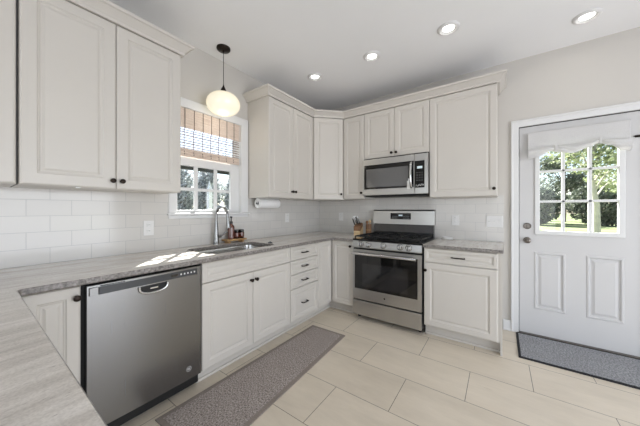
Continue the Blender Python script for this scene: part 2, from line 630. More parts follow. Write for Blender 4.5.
def sash(name, x0, x1, zs, zb, zt, bars=True):
    b = NB()
    PY = PANES if bars else [(WY0 + 0.036, 0), (0, 0), (0, WY1 - 0.036)]
    box(b, x0, x1, WY0 + 0.006, PY[0][0], zb, zt, 0.002); box(b, x0, x1, PY[2][1], WY1 - 0.006, zb, zt, 0.002)
    box(b, x0, x1, PY[0][0], PY[2][1], zb, zs[0][0], 0.002); box(b, x0, x1, PY[0][0], PY[2][1], zs[-1][1], zt, 0.002)
    o = obj(name, b, 'trim_white', win)
    b = NB()
    for i in ((0, 1) if bars else ()):
        box(b, x0 + 0.008, x1 - 0.008, PY[i][1], PY[i + 1][0], zs[0][0], zs[-1][1])
        if i < len(zs) - 1:
            box(b, x0 + 0.010, x1 - 0.010, PY[0][0], PY[2][1], zs[i][1], zs[i + 1][0])
    if bars: obj('muntin', b, 'trim_white', o)
    b = NB(); box(b, (x0 + x1) / 2 - 0.002, (x0 + x1) / 2 + 0.002, PY[0][0], PY[2][1], zs[0][0], zs[-1][1]); obj('pane', b, 'window_glass', o)
sash('lower_sash', -0.060, -0.030, PZ, WZ0, 1.735)
sash('upper_sash', -0.110, -0.070, [(1.735, 2.12)], 1.650, WZ1 - 0.006, False)
b = NB(); box(b, -0.066, -0.0605, WY0 + 0.01, WY1 - 0.01, 1.618, 1.655)
obj('dark_bar', b, 'dark_green_trim', win)  # dark green bar behind the top of the lower panes

# ------------------------------------------------------------------ back door
door = sempty('door_1', (0, 0, 0))
dx0, dx1, dz0, dz1 = 2.480, 3.293, 0.012, 2.070
DF = 0.012                                              # door face y
lx0, lx1, lz0, lz1 = 2.628, 3.158, 1.030, 1.905         # glazed opening
panels = [(2.592, 2.822, 0.262, 0.828), (2.955, 3.185, 0.262, 0.828)]
b = NB()
def slab(x0, x1, z0, z1):
    box(b, x0, x1, DF, DF + 0.045, z0, z1)
slab(dx0, lx0, lz0, dz1); slab(lx1, dx1, lz0, dz1); slab(lx0, lx1, lz1, dz1)
slab(dx0, panels[0][0], dz0, lz0); slab(panels[0][1], panels[1][0], dz0, lz0); slab(panels[1][1], dx1, dz0, lz0)
for p in panels:
    slab(p[0], p[1], dz0, p[2]); slab(p[0], p[1], p[3], lz0)
obj('slab', b, 'door_white', door)
for p in panels:
    b = NB()
    loft_rects(b, p[0], p[1], p[2], p[3], [(0, DF), (0.008, DF - 0.006), (0.018, DF - 0.006), (0.026, DF + 0.008), (0.036, DF + 0.008), (0.055, DF - 0.002)], DF + 0.04)
    obj('raised_panel', b, 'door_white', door)
b = NB()
f = 0.030
for (x0, x1, z0, z1) in ((lx0 - f, lx0 + 0.008, lz0 - f, lz1 + f), (lx1 - 0.008, lx1 + f, lz0 - f, lz1 + f), (lx0, lx1, lz0 - f, lz0 + 0.008), (lx0, lx1, lz1 - 0.008, lz1 + f)):
    box(b, x0, x1, DF - 0.014, DF + 0.03, z0, z1, 0.005)
lf = obj('lite_frame', b, 'trim_white', door)
b = NB()
for i in (1, 2):
    x = lx0 + (lx1 - lx0) * i / 3
    box(b, x - 0.011, x + 0.011, DF - 0.004, DF + 0.03, lz0, lz1, 0.003)
    z = lz0 + (lz1 - lz0) * i / 3
    box(b, lx0, lx1, DF - 0.004, DF + 0.03, z - 0.011, z + 0.011, 0.003)
obj('muntin', b, 'trim_white', lf)
b = NB(); box(b, lx0, lx1, DF + 0.016, DF + 0.020, lz0, lz1); obj('pane', b, 'window_glass', lf)
b = NB(); lathe(b, [(0.031, 0), (0.031, 0.006), (0.024, 0.011), (0.012, 0.013), (0.011, 0.028), (0.021, 0.034), (0.027, 0.044), (0.026, 0.056), (0.016, 0.063), (0, 0.064)], (2.541, DF, 0.938), (0, -1, 0))
obj('door_knob', b, 'nickel', door, 40)
b = NB(); lathe(b, [(0.031, 0), (0.031, 0.008), (0.025, 0.014), (0, 0.015)], (2.541, DF, 1.080), (0, -1, 0)); box(b, 2.536, 2.546, DF - 0.032, DF - 0.012, 1.064, 1.096, 0.003)
obj('deadbolt', b, 'nickel', door, 40)
b = NB(); box(b, DX0 - 0.01, DX1 + 0.01, -0.02, 0.14, 0.0, 0.011, 0.003); obj('threshold', b, 'nickel', door)
b = NB()
box(b, DX0, DX0 + 0.006, DF - 0.002, 0.14, 0, DZ); box(b, DX1 - 0.006, DX1, DF - 0.002, 0.14, 0, DZ); box(b, DX0, DX1, DF - 0.002, 0.14, DZ - 0.006, DZ)
obj('stop', b, 'gap_dark', door)  # dark lining paints the shadow line of the door jamb
# casing round the door
CX0, CX1, CZ = 2.415, 3.358, 2.140
b = NB()
for (x0, x1, z0, z1) in ((CX0, DX0 + 0.002, 0, CZ), (DX1 - 0.002, CX1, 0, CZ), (DX0, DX1, DZ - 0.002, CZ)):
    box(b, x0, x1, -0.018, 0.0, z0, z1, 0.004)
box(b, CX0 - 0.004, CX0 + 0.014, -0.026, 0, 0, CZ + 0.004, 0.005); box(b, CX1 - 0.014, CX1 + 0.004, -0.026, 0, 0, CZ + 0.004, 0.005)
box(b, CX0, CX1, -0.026, 0, CZ - 0.014, CZ + 0.004, 0.005)
struct('trim_3', b, 'trim_white')

# ------------------------------------------------------------------ outside
b = NB(); box(b, -60, 70, 0.9, 110, -0.27, -0.12)
lawn = tag(obj('lawn', b, 'lawn'), 'sunny green lawn seen through the lower door panes', 'lawn')
lawn['kind'] = 'structure'

def leaves(bm, c, rad, n, size, rnd, shell=0.55):
    for _ in range(n):
        while True:
            p = Vector((rnd.uniform(-1, 1), rnd.uniform(-1, 1), rnd.uniform(-1, 1)))
            if shell < p.length < 1:
                break
        p = Vector((c[0] + p.x * rad[0], c[1] + p.y * rad[1], c[2] + p.z * rad[2]))
        a = Vector((rnd.gauss(0, 1), rnd.gauss(0, 1), rnd.gauss(0, 1))).normalized()
        u = a.orthogonal().normalized()
        v = a.cross(u)
        s = size * rnd.uniform(0.6, 1.4)
        q = [p - u * s, p + v * s * 0.55, p + u * s, p - v * s * 0.55]
        bm.faces.new([bm.verts.new(x) for x in q])

def tree(name, label, loc, height, spread, clumps, n, size, leafmat, barkmat='bark', trunk_r=0.16, low=0.25, seed=1, cat='tree', group=None, lean=(0, 0)):
    rnd = random.Random(seed)
    r = thing(name, label, cat, loc, 0, group)
    b = NB()
    top = Vector((lean[0], lean[1], height * 0.8))
    pts = [Vector((0, 0, -0.02)), top * 0.3 + Vector((0.08, 0, 0)), top * 0.6 - Vector((0.06, 0.05, 0)), top]
    tube(b, pts, [trunk_r, trunk_r * 0.8, trunk_r * 0.55, trunk_r * 0.25], 9)
    cs = []
    for k in range(clumps):
        a = rnd.uniform(0, 2 * PI)
        rr = spread * math.sqrt(rnd.uniform(0.05, 1))
        z = height * rnd.uniform(low, 0.92)
        rr *= (1.0 - 0.45 * (z / height))
        c = Vector((rr * math.cos(a), rr * math.sin(a), z)) + top * (z / height)* 0.0 + Vector((lean[0], lean[1], 0)) * (z / height)
        cs.append(c)
        s = top * min(0.95, max(0.1, (z / height) * 0.8))
        tube(b, [s, (s + c) / 2 + Vector((0, 0, 0.1)), c], [trunk_r * 0.35, trunk_r * 0.22, 0.02], 6)
    obj('trunk', b, barkmat, r, 60)
    b = NB()
    for c in cs:
        q = spread * rnd.uniform(0.35, 0.6)
        leaves(b, c, (q, q, q * 0.75), n // clumps, size, rnd, 0.2)
    obj('foliage', b, leafmat, r)
    return r
G = -0.12
gN = 'trees beyond the lawn behind the door'
tree('leafy_tree', 'dense tree at the left edge of the view through the door panes', (3.0, 33.0, G), 7.6, 2.1, 14, 5600, 0.16, 'leaf_green', seed=11, low=0.10, group=gN)
tree('leafy_tree', 'dense dark tree at the back, centred in the door panes', (8.2, 36.0, G), 10.0, 2.5, 16, 6000, 0.17, 'leaf_dark', seed=12, low=0.10, group=gN)
tree('leafy_tree', 'light green tree behind the right column of door panes', (13.6, 33.5, G), 10.5, 2.4, 16, 6000, 0.17, 'leaf_green', seed=13, low=0.10, group=gN)
tree('leafy_tree', 'broad tree farther right, mostly hidden past the door edge', (18.8, 36, G), 10.0, 2.5, 14, 4200, 0.18, 'leaf_dark', seed=14, low=0.06, group=gN)
tree('leafy_tree', 'pale-trunked tree standing alone on the lawn, seen through the door panes', (5.9, 13.5, G), 6.6, 2.2, 15, 5200, 0.085, 'leaf_green', 'pale_bark', 0.15, 0.42, 15, group=gN, lean=(-0.3, 0))
tree('leafy_tree', 'leafy tree close behind the right column of door panes, its branches hanging low', (9.2, 18.5, G), 7.0, 1.9, 14, 5600, 0.09, 'leaf_green', 'bark', 0.17, 0.22, 18, group=gN, lean=(0.1, 0))
def hedge(label, loc, rx, ry, h, n, leafmat, seed, size=0.15):
    rnd = random.Random(seed)
    r = thing('garden_bush', label, 'bush', loc, 0, 'bushes along the far edge of the lawn')
    b = NB(); leaves(b, (0, 0, h * 0.48), (rx, ry, h * 0.5), n, size, rnd, 0.45); obj('foliage', b, leafmat, r)
    b = NB()
    for k in range(6):
        cyl(b, (rx * 0.12 * (k - 2.5), 0, -0.02), (rx * 0.25 * (k - 2.5), 0.1 * (k % 2), h * 0.7), 0.05, 0.02, 7)
    obj('stem', b, 'bark', r)
hedge('dark bush behind the lawn, through the lower left door pane', (4.6, 27.0, G), 2.3, 1.2, 3.6, 4200, 'leaf_dark', 21)
hedge('dark bush behind the lawn, through the lower middle door pane', (9.4, 28.0, G), 2.3, 1.2, 3.8, 4200, 'leaf_dark', 22)
hedge('dark bush behind the lawn, through the lower right door pane', (14.2, 27.0, G), 2.3, 1.2, 3.6, 4200, 'leaf_dark', 23)
gW = 'grey trees outside the kitchen window'
tree('bare_tree', 'grey frosty tree behind the left panes of the kitchen window', (-12.2, 1.9, G), 3.6, 1.3, 14, 4200, 0.065, 'leaf_grey', seed=31, low=0.08, group=gW)
tree('bare_tree', 'grey frosty tree behind the middle panes of the kitchen window', (-12.4, 5.4, G), 3.7, 1.3, 14, 4200, 0.065, 'leaf_grey', seed=32, low=0.08, group=gW)
tree('bare_tree', 'grey frosty tree behind the right panes of the kitchen window', (-12.2, 8.2, G), 3.6, 1.3, 14, 4200, 0.065, 'leaf_grey', seed=33, low=0.08, group=gW)
tree('bare_tree', 'grey tree farther back between the others outside the kitchen window', (-17, 6.0, G), 3.6, 1.5, 14, 4600, 0.07, 'leaf_grey', seed=34, low=0.05, group=gW)
tree('bare_tree', 'grey tree farthest back at the right outside the kitchen window', (-17, 10.2, G), 3.6, 1.5, 14, 4600, 0.07, 'leaf_grey', seed=35, low=0.05, group=gW)
for k_, (lab_, x_, y_) in enumerate((('left', -7.6, 1.5), ('middle', -7.8, 2.8), ('right', -7.6, 4.1))):
    hedge('grey frosty bush behind the %s panes of the kitchen window' % lab_, (x_, y_, G), 0.56, 0.5, 3.35, 4200, 'leaf_grey', 41 + k_, 0.07)
    bpy.data.objects[[o.name for o in bpy.data.objects if o.name.startswith('garden_bush')][-1]]['group'] = 'grey bushes outside the kitchen window'
# pale yard on the window side
b = NB(); box(b, -60, -0.9, -60, 0.89, -0.27, -0.12); tag(obj('yard', b, 'yard_ground'), 'pale grey yard outside the kitchen window', 'ground')['kind'] = 'structure'
r = thing('garden_post', 'white pointed post outside, in the middle panes of the kitchen window', 'post', (-4.6, 0.93, G))
b = NB(); box(b, -0.06, 0.06, -0.06, 0.06, 0, 1.95, 0.01); obj('shaft', b, 'post_white', r)
b = NB(); lathe(b, [(0.095, 1.95), (0.075, 1.99), (0.05, 2.05), (0.0, 2.24)], (0, 0, 0), (0, 0, 1), 4); obj('finial', b, 'post_white', r)

# ------------------------------------------------------------------ cabinets (local frame: front faces -Y, back at y=0)
FR = 0.020
def raised(bm, x0, x1, z0, z1, y, fr=0.055):
    """slab whose front face (towards -Y) lies at y - 0.02, with a moulded frame and raised field"""
    f = y - FR
    loft_rects(bm, x0, x1, z0, z1, [(0, f + 0.006), (0.003, f + 0.002), (0.009, f), (fr, f), (fr + 0.004, f + 0.005), (fr + 0.008, f + 0.0055),
               (fr + 0.013, f + 0.009), (fr + 0.020, f + 0.009), (fr + 0.030, f + 0.0045), (fr + 0.034, f + 0.0045)], y)

def knob(parent, x, z, y):
    b = NB()
    lathe(b, [(0.010, 0), (0.010, 0.003), (0.0055, 0.006), (0.0055, 0.014), (0.012, 0.018), (0.0155, 0.023), (0.0145, 0.028), (0.008, 0.031), (0, 0.0315)], (x, y, z), (0, -1, 0), 18)
    return obj('knob', b, 'bronze', parent, 50)

def pull(parent, x, z, y, w=0.10):
    b = NB()
    pts = []
    for i in range(13):
        t = i / 12
        pts.append((x - w / 2 + w * t, y - 0.026 - 0.004 * math.sin(PI * t), z))
    tube(b, pts, [0.0045 + 0.0015 * math.sin(PI * i / 12) for i in range(13)], 8)
    for s in (-1, 1):
        cyl(b, (x + s * w * 0.44, y, z), (x + s * w * 0.44, y - 0.028, z), 0.006, 0.0045, 10)
    return obj('pull_handle', b, 'bronze', parent, 50)

def cab_door(parent, x0, x1, z0, z1, y, kx=None, kz=None, fr=0.055):
    b = NB(); raised(b, x0, x1, z0, z1, y, fr)
    d = obj('door', b, 'cabinet_white', parent)
    if kx is not None:
        knob(d, kx, kz, y - FR)
    return d

def carcass(parent, x0, x1, y0, z0, z1):
    b = NB(); box(b, x0, x1, y0, -0.002, z0, z1); return obj('body', b, 'cabinet_white', parent)

ROT = PI / 2
G3 = 0.0015
def wall_cab(label, loc, rot, w, z0, z1, depth, doors, knobs, fr=0.055):
    t = thing('wall_cabinet', label, 'cabinet', loc, rot, 'white wall cabinets')
    carcass(t, -w / 2 + 0.0005, w / 2 - 0.0005, -depth, z0, z1)
    n = doors
    for i in range(n):
        x0 = -w / 2 + w * i / n + G3
        x1 = -w / 2 + w * (i + 1) / n - G3
        kx, kz = knobs[i] if knobs[i] else (None, None)
        cab_door(t, x0, x1, z0 + 0.002, z1 - 0.004, -depth, kx, kz, fr)
    return t
UD = 0.325                                               # carcass depth; face of doors at .345
ZB, ZT = 1.374, 2.446
ZL = 2.420
def lc(y0, y1, z=0):                                     # location on the window wall
    return (0, (y0 + y1) / 2, z)
# window wall
w = 0.805
t = wall_cab('white double-door wall cabinet left of the kitchen window', lc(-3.125, -2.320), ROT, w, ZB, ZL, UD, 2, [(-2.744 + 2.7225, 1.424), (-2.695 + 2.7225, 1.424)], 0.060)
b = NB(); box(b, -0.19, -0.17, -0.345, -0.325, ZB - 0.006, ZB); obj('catch', b, 'plastic_white', t)
w = 0.80
wall_cab('white wall cabinet at the left picture edge, cut off by the frame', lc(-3.933, -3.133), ROT, w, ZB, ZL, UD, 2, [(-0.025, 1.424), (0.025, 1.424)], 0.060)
b = NB(); box(b, 0.002, 0.300, -3.1325, -3.1255, ZB, ZL); tag(obj('gap_shade_strip', b, 'gap_shade_grey'), 'dark recessed strip painting the shade in the gap between the two left wall cabinets', 'gap strip')  # grey colour stands in for the shade of the gap
YR0, YR1 = -1.412, -0.632
w = YR1 - YR0
wall_cab('white double-door wall cabinet between the kitchen window and the corner', lc(YR0, YR1), ROT, w, ZB, ZT, UD, 2, [(-1.052 + 1.022, 1.452), (-0.998 + 1.022, 1.452)])
# diagonal corner cabinet
a = Vector((0.345, -0.630)); c = Vector((0.628, -0.345))
t = thing('wall_cabinet', 'white single-door wall cabinet set diagonally across the corner', 'cabinet', ((a.x + c.x) / 2, (a.y + c.y) / 2, 0), PI / 4, 'white wall cabinets')
L2 = (c - a).length
b = NB()
def loc45(p):
    q = Vector((p[0] - (a.x + c.x) / 2, p[1] - (a.y + c.y) / 2))
    cs = math.cos(-PI / 4)
    return (q.x * cs + q.y * cs, -q.x * cs + q.y * cs)
prism(b, [loc45(p) for p in ((0.002, -0.629), (0.330, -0.629), (0.627, -0.330), (0.627, -0.002), (0.002, -0.002))], 2, ZB, ZT)
obj('body', b, 'cabinet_white', t)
cab_door(t, -L2 / 2 + 0.006, L2 / 2 - 0.006, ZB + 0.002, ZT - 0.004, 0.0 + 0.006, L2 / 2 - 0.035, 1.445)
# range wall
def rc(x0, x1): return ((x0 + x1) / 2, 0, 0)
x0, x1 = 0.630, 0.931
wall_cab('narrow white wall cabinet left of the microwave', rc(x0, x1), 0, x1 - x0, ZB + 0.006, ZT, UD, 1, [(0.898 - (x0 + x1) / 2, 1.455)])
x0, x1 = 0.932, 1.696
wall_cab('short white double-door cabinet above the microwave', rc(x0, x1), 0, x1 - x0, 1.868, ZT, UD, 2, [(1.285 - 1.314, 1.912), (1.340 - 1.314, 1.912)])
x0, x1 = 1.697, 2.300
wall_cab('large white single-door wall cabinet right of the microwave', rc(x0, x1), 0, x1 - x0, ZB, ZT, UD, 1, [(2.273 - (x0 + x1) / 2, 1.445)])

# crown mouldings: sweep of a profile along the cabinet fronts
def crown(label, path, zt=None):
    zt = ZT if zt is None else zt
    """path: 2D points, outward side on the right hand"""
    prof = [(-0.012, 0), (0.020, 0), (0.022, 0.018), (0.034, 0.032), (0.058, 0.058), (0.070, 0.062), (0.072, 0.080), (-0.012, 0.080)]
    P = [Vector(p) for p in path]
    n = len(P)
    nor = []
    for i in range(n - 1):
        d = (P[i + 1] - P[i]).normalized()
        nor.append(Vector((d.y, -d.x)))
    b = NB()
    rings = []
    for i in range(n):
        if i == 0: m = nor[0]
        elif i == n - 1: m = nor[-1]
        else:
            m = nor[i - 1] + nor[i]
            m = m / (m.dot(nor[i]))
        rings.append([b.verts.new((P[i].x + m.x * o, P[i].y + m.y * o, zt + 0.0005 + h)) for o, h in prof])
    k = len(prof)
    for A, B in zip(rings, rings[1:]):
        for i in range(k):
            j = (i + 1) % k
            b.faces.new((A[i], A[j], B[j], B[i]))
    b.faces.new(rings[0]); b.faces.new(list(reversed(rings[-1])))
    return tag(obj('crown_moulding', b, 'cabinet_white'), label, 'moulding', 'crown mouldings')
F = 0.335
crown('white crown moulding on top of the wall cabinets left of the window', [(F, -3.94), (F, -2.320), (0.002, -2.320)], ZL)
crown('white crown moulding running round the corner above the range-side cabinets', [(0.002, YR0), (F, YR0), (F, -0.634), (0.632, -F), (2.300, -F), (2.300, -0.002)])

# ------------------------------------------------------------------ base cabinets
BD = 0.610                                               # carcass depth, doors face at .630
BZ0, BZ1 = 0.105, 0.872
TOE = 0.551
def toe(parent, x0, x1, y=-TOE):
    b = NB(); box(b, x0, x1, y + 0.004, y + 0.02, 0, BZ0); box(b, x0, x1, y - 0.008, y + 0.004, 0.0, 0.022, 0.004)
    return obj('toe_kick', b, 'cabinet_white', parent)
gB = 'white base cabinets'
def base(label, loc, rot):
    return thing('base_cabinet', label, 'cabinet', loc, rot, gB)
def drawer(t, x0, x1, z0, z1, y, px=None, fr=0.030, w=0.10):
    b = NB(); raised(b, x0, x1, z0, z1, y, fr)
    d = obj('drawer', b, 'cabinet_white', t)
    if px is not None:
        pull(d, px, (z0 + z1) / 2, y - FR, w)
    return d
# left of the dishwasher, meeting the peninsula
y0, y1 = -3.150, -2.946
t = base('white single-door base cabinet left of the dishwasher, half hidden by the peninsula worktop', lc(y0, y1), ROT); c0 = (y0 + y1) / 2
carcass(t, y0 - c0, y1 - c0, -BD, BZ0, BZ1)
cab_door(t, y0 - c0 + 0.002, y1 - c0 - 0.003, BZ0 + 0.005, BZ1 - 0.008, -BD, -2.966 - c0, 0.812, 0.050)
toe(t, y0 - c0, y1 - c0)
# sink base
y0, y1 = -2.318, -1.392
t = base('white sink base cabinet with two doors under a long false drawer front', lc(y0, y1), ROT); c0 = (y0 + y1) / 2
b = NB()                                                # open-topped box so that the bowl hangs inside it
x0, x1 = y0 - c0 + 0.0005, y1 - c0 - 0.0005
box(b, x0, x0 + 0.018, -BD, -0.002, BZ0, BZ1); box(b, x1 - 0.018, x1, -BD, -0.002, BZ0, BZ1); box(b, x0, x1, -0.02, -0.002, BZ0, BZ1)
box(b, x0, x1, -BD, -BD + 0.018, BZ0, BZ1); box(b, x0, x1, -BD, -0.002, BZ0, BZ0 + 0.018)
obj('body', b, 'cabinet_white', t)
drawer(t, x0 + 0.002, x1 - 0.002, 0.724, BZ1 - 0.006, -BD).name = 'false_front'
mid = -1.862 - c0
cab_door(t, x0 + 0.002, mid - G3, BZ0 + 0.005, 0.719, -BD, -1.889 - c0, 0.656)
cab_door(t, mid + G3, x1 - 0.002, BZ0 + 0.005, 0.719, -BD, -1.837 - c0, 0.656)
toe(t, x0, x1)
# drawer stack
y0, y1 = -1.391, -0.918
t = base('white base cabinet with a stack of four drawers', lc(y0, y1), ROT); c0 = (y0 + y1) / 2
x0, x1 = y0 - c0 + 0.0005, y1 - c0 - 0.0005
carcass(t, x0, x1, -BD, BZ0, BZ1)
for z0, z1 in ((0.727, 0.866), (0.584, 0.722), (0.439, 0.579), (BZ0 + 0.005, 0.434)):
    drawer(t, x0 + 0.002, x1 - 0.002, z0, z1, -BD, -1.176 - c0, 0.026 if z0 > 0.3 else 0.045, 0.095)
toe(t, x0, x1)
# corner cabinet: L-shaped with two leaves
t = base('white L-shaped corner base cabinet with two narrow door leaves meeting in the corner', (0, 0, 0), 0)
b = NB(); prism(b, [(0.002, -0.917), (BD, -0.917), (BD, -BD), (0.931, -BD), (0.931, -0.002), (0.002, -0.002)], 2, BZ0, BZ1); obj('body', b, 'cabinet_white', t)
b = NB(); raised(b, -0.915, -0.633, BZ0 + 0.005, 0.866, -BD, 0.050); d = obj('door', b, 'cabinet_white', t); d.rotation_euler = (0, 0, ROT)
cab_door(t, 0.634, 0.928, BZ0 + 0.005, 0.866, -BD, 0.893, 0.812, 0.050)
b = NB()
box(b, TOE - 0.02, TOE - 0.004, -0.917, -TOE, 0, BZ0); box(b, TOE - 0.02, 0.931, -TOE + 0.004, -TOE + 0.02, 0, BZ0)
box(b, TOE - 0.004, TOE + 0.008, -0.917, -TOE, 0, 0.022, 0.004); box(b, TOE - 0.004, 0.931, -TOE - 0.008, -TOE + 0.004, 0, 0.022, 0.004)
obj('toe_kick', b, 'cabinet_white', t)
# right of the range
x0w, x1w = 1.708, 2.322
t = base('white base cabinet with one drawer over a wide door, right of the range', rc(x0w, x1w), 0); c0 = (x0w + x1w) / 2
x0, x1 = x0w - c0, x1w - c0
BR = 0.622
carcass(t, x0, x1, -BR, BZ0, BZ1)
drawer(t, x0 + 0.003, x1 - 0.018, 0.732, 0.866, -BR, 2.008 - c0, 0.028, 0.115)
cab_door(t, x0 + 0.003, x1 - 0.018, BZ0 + 0.008, 0.726, -BR, 1.728 - c0, 0.655)
b = NB(); box(b, x1 - 0.0005, x1 + 0.014, -BR - 0.004, -0.002, 0.0, BZ1); obj('end_panel', b, 'cabinet_white', t)
b = NB(); box(b, x0, x1 + 0.0, -TOE - 0.010, -TOE + 0.008, 0, BZ0); box(b, x0, x1 + 0.014, -TOE - 0.024, -TOE - 0.010, 0.0, 0.022, 0.004); obj('toe_kick', b, 'cabinet_white', t)
# peninsula base, under the near worktop
t = base('white base cabinet under the peninsula worktop in the foreground', (1.32, -3.82, 0), PI)
b = NB(); box(b, -0.62, 0.62, -0.60, 0.0, 0.10, BZ1); box(b, -0.60, 0.60, -0.53, 0.0, 0.0, 0.10); obj('body', b, 'cabinet_white', t)
for i in (0, 1):
    cab_door(t, -0.62 + 0.62 * i + G3, 0.62 * i - G3, 0.11, 0.866, -0.60, (-0.04, 0.04)[i], 0.80)
b = NB(); box(b, 0.003, 0.607, -3.82, -3.152, 0.0, BZ1); tag(obj('base_cabinet', b, 'cabinet_white'), 'blind corner carcass hidden under the worktop at the left wall', 'cabinet', gB)

# ------------------------------------------------------------------ worktops
CT, CB = 0.906, 0.874
def rounded(poly, radii, seg=7):
    out = []
    n = len(poly)
    for i in range(n):
        p, a, c = Vector(poly[i]), Vector(poly[i - 1]), Vector(poly[(i + 1) % n])
        r = radii[i]
        if r <= 0:
            out.append(tuple(p)); continue
        u, v = (a - p).normalized(), (c - p).normalized()
        h = u.angle(v) / 2
        d = r / math.tan(h)
        m = p + (u + v).normalized() * (r / math.sin(h))
        s, e = p + u * d - m, p + v * d - m
        ang = s.angle_signed(e)
        for k in range(seg + 1):
            q = s.copy(); q.rotate(Matrix.Rotation(-ang * k / seg, 2))
            out.append(tuple(m + q))
    return out
def worktop(name, label, outline, holes=()):
    cu = bpy.data.curves.new(name, 'CURVE')
    cu.dimensions = '2D'; cu.fill_mode = 'BOTH'
    bev = 0.007
    cu.extrude = (CT - CB) / 2 - bev; cu.bevel_depth = bev; cu.bevel_resolution = 2; cu.offset = -bev
    for pl in [outline] + list(holes):
        s = cu.splines.new('POLY'); s.points.add(len(pl) - 1); s.use_cyclic_u = True
        for p, q in zip(s.points, pl): p.co = (q[0], q[1], 0, 1)
    tmp = bpy.data.objects.new('tmp', cu); COL.objects.link(tmp)
    dg = bpy.context.evaluated_depsgraph_get(); dg.update()
    me = bpy.data.meshes.new_from_object(tmp.evaluated_get(dg))
    bpy.data.objects.remove(tmp, do_unlink=True); bpy.data.curves.remove(cu)
    me.transform(Matrix.Translation((0, 0, (CT + CB) / 2)))
    me.name = name
    me.materials.clear(); me.materials.append(M['granite']); me.materials.append(M['granite_edge'])
    for p in me.polygons:
        p.material_index = 0 if abs(p.normal.z) > 0.9 else 1
        p.use_smooth = False
    o = bpy.data.objects.new(name, me); COL.objects.link(o)
    return tag(o, label, 'worktop')
SX0, SX1, SY0, SY1 = 0.150, 0.560, -2.200, -1.510
D = 0.664
out = rounded([(0.010, -0.010), (0.010, -3.94), (2.05, -3.94), (2.05, -3.155), (D, -3.155), (D, -D), (0.932, -D), (0.932, -0.010)],
              [0, 0, 0.05, 0.05, 0.015, 0.02, 0, 0])
hole = rounded([(SX0, SY0), (SX1, SY0), (SX1, SY1), (SX0, SY1)], [0.07] * 4)
wt = worktop('countertop', 'pale streaked granite worktop of the sink run and foreground peninsula', out, [hole])
worktop('countertop', 'short pale granite worktop right of the range', rounded([(1.705, -D), (2.347, -D), (2.347, -0.010), (1.705, -0.010)], [0, 0.012, 0, 0]))

# sink bowl
t = thing('kitchen_sink', 'undermount stainless steel sink bowl under the window', 'sink', ((SX0 + SX1) / 2, (SY0 + SY1) / 2, CB))
b = NB()
cx, cy = (SX0 + SX1) / 2, (SY0 + SY1) / 2
def ring(ins, z, r):
    pl = rounded([(SX0 + ins, SY0 + ins), (SX1 - ins, SY0 + ins), (SX1 - ins, SY1 - ins), (SX0 + ins, SY1 - ins)], [r] * 4)
    return [b.verts.new((p[0] - cx, p[1] - cy, z - CB)) for p in pl]
rs = [ring(-0.012, CB - 0.001, 0.082), ring(0.002, CB - 0.001, 0.07), ring(0.006, CB - 0.02, 0.066), ring(0.012, CB - 0.165, 0.06), ring(0.022, CB - 0.188, 0.052), ring(0.05, CB - 0.197, 0.03), ring(0.14, CB - 0.200, 0.02)]
for A, B in zip(rs, rs[1:]):
    for i in range(len(A)):
        j = (i + 1) % len(A); b.faces.new((A[i], A[j], B[j], B[i]))
b.faces.new(rs[-1])
obj('bowl', b, 'stainless_bowl', t, 50)
b = NB(); lathe(b, [(0.045, 0), (0.045, 0.003), (0.036, 0.004), (0.032, 0.0015), (0, 0.001)], (0, 0, -0.1995), (0, 0, 1)); obj('drain', b, 'chrome', t, 40)
# stopper on the worktop
b = NB(); lathe(b, [(0.022, 0), (0.024, 0.005), (0.020, 0.010), (0.008, 0.012), (0.007, 0.017), (0, 0.018)], (0.43, -1.478, CT), (0, 0, 1), 20)
tag(obj('sink_stopper', b, 'dark_plastic', None, 50), 'small black round stopper lying on the worktop right of the sink', 'stopper')

# faucet
t = thing('faucet', 'brushed steel gooseneck pull-down faucet behind the sink', 'faucet', (0.080, -1.855, CT))
b = NB(); lathe(b, [(0.030, 0), (0.030, 0.008), (0.027, 0.014), (0.0255, 0.05), (0.0215, 0.12), (0.0165, 0.19), (0.0135, 0.235)], (0, 0, 0), (0, 0, 1)); obj('body', b, 'stainless_vertical', t, 40)
b = NB()
R = 0.080
pts = [(0, 0, 0.23), (0, 0, 0.27)] + [(R - R * math.cos(PI * k / 16), 0.012 * (k / 16), 0.285 + R * math.sin(PI * k / 16)) for k in range(17)]
pts += [(2 * R + 0.003, 0.014, 0.262)]
tube(b, pts, 0.0125, 14); obj('spout', b, 'stainless_vertical', t, 60)
b = NB(); cyl(b, (2 * R + 0.003, 0.014, 0.268), (2 * R + 0.012, 0.016, 0.165), 0.0145, 0.0185, 18); obj('spray_head', b, 'stainless_vertical', t, 40)
b = NB(); cyl(b, (0, 0.02, 0.075), (0, 0.052, 0.077), 0.016, 0.015, 16); tube(b, [(0, 0.048, 0.077), (0.004, 0.075, 0.088), (0.012, 0.108, 0.118)], [0.008, 0.0075, 0.006], 10); obj('lever', b, 'stainless_vertical', t, 50)

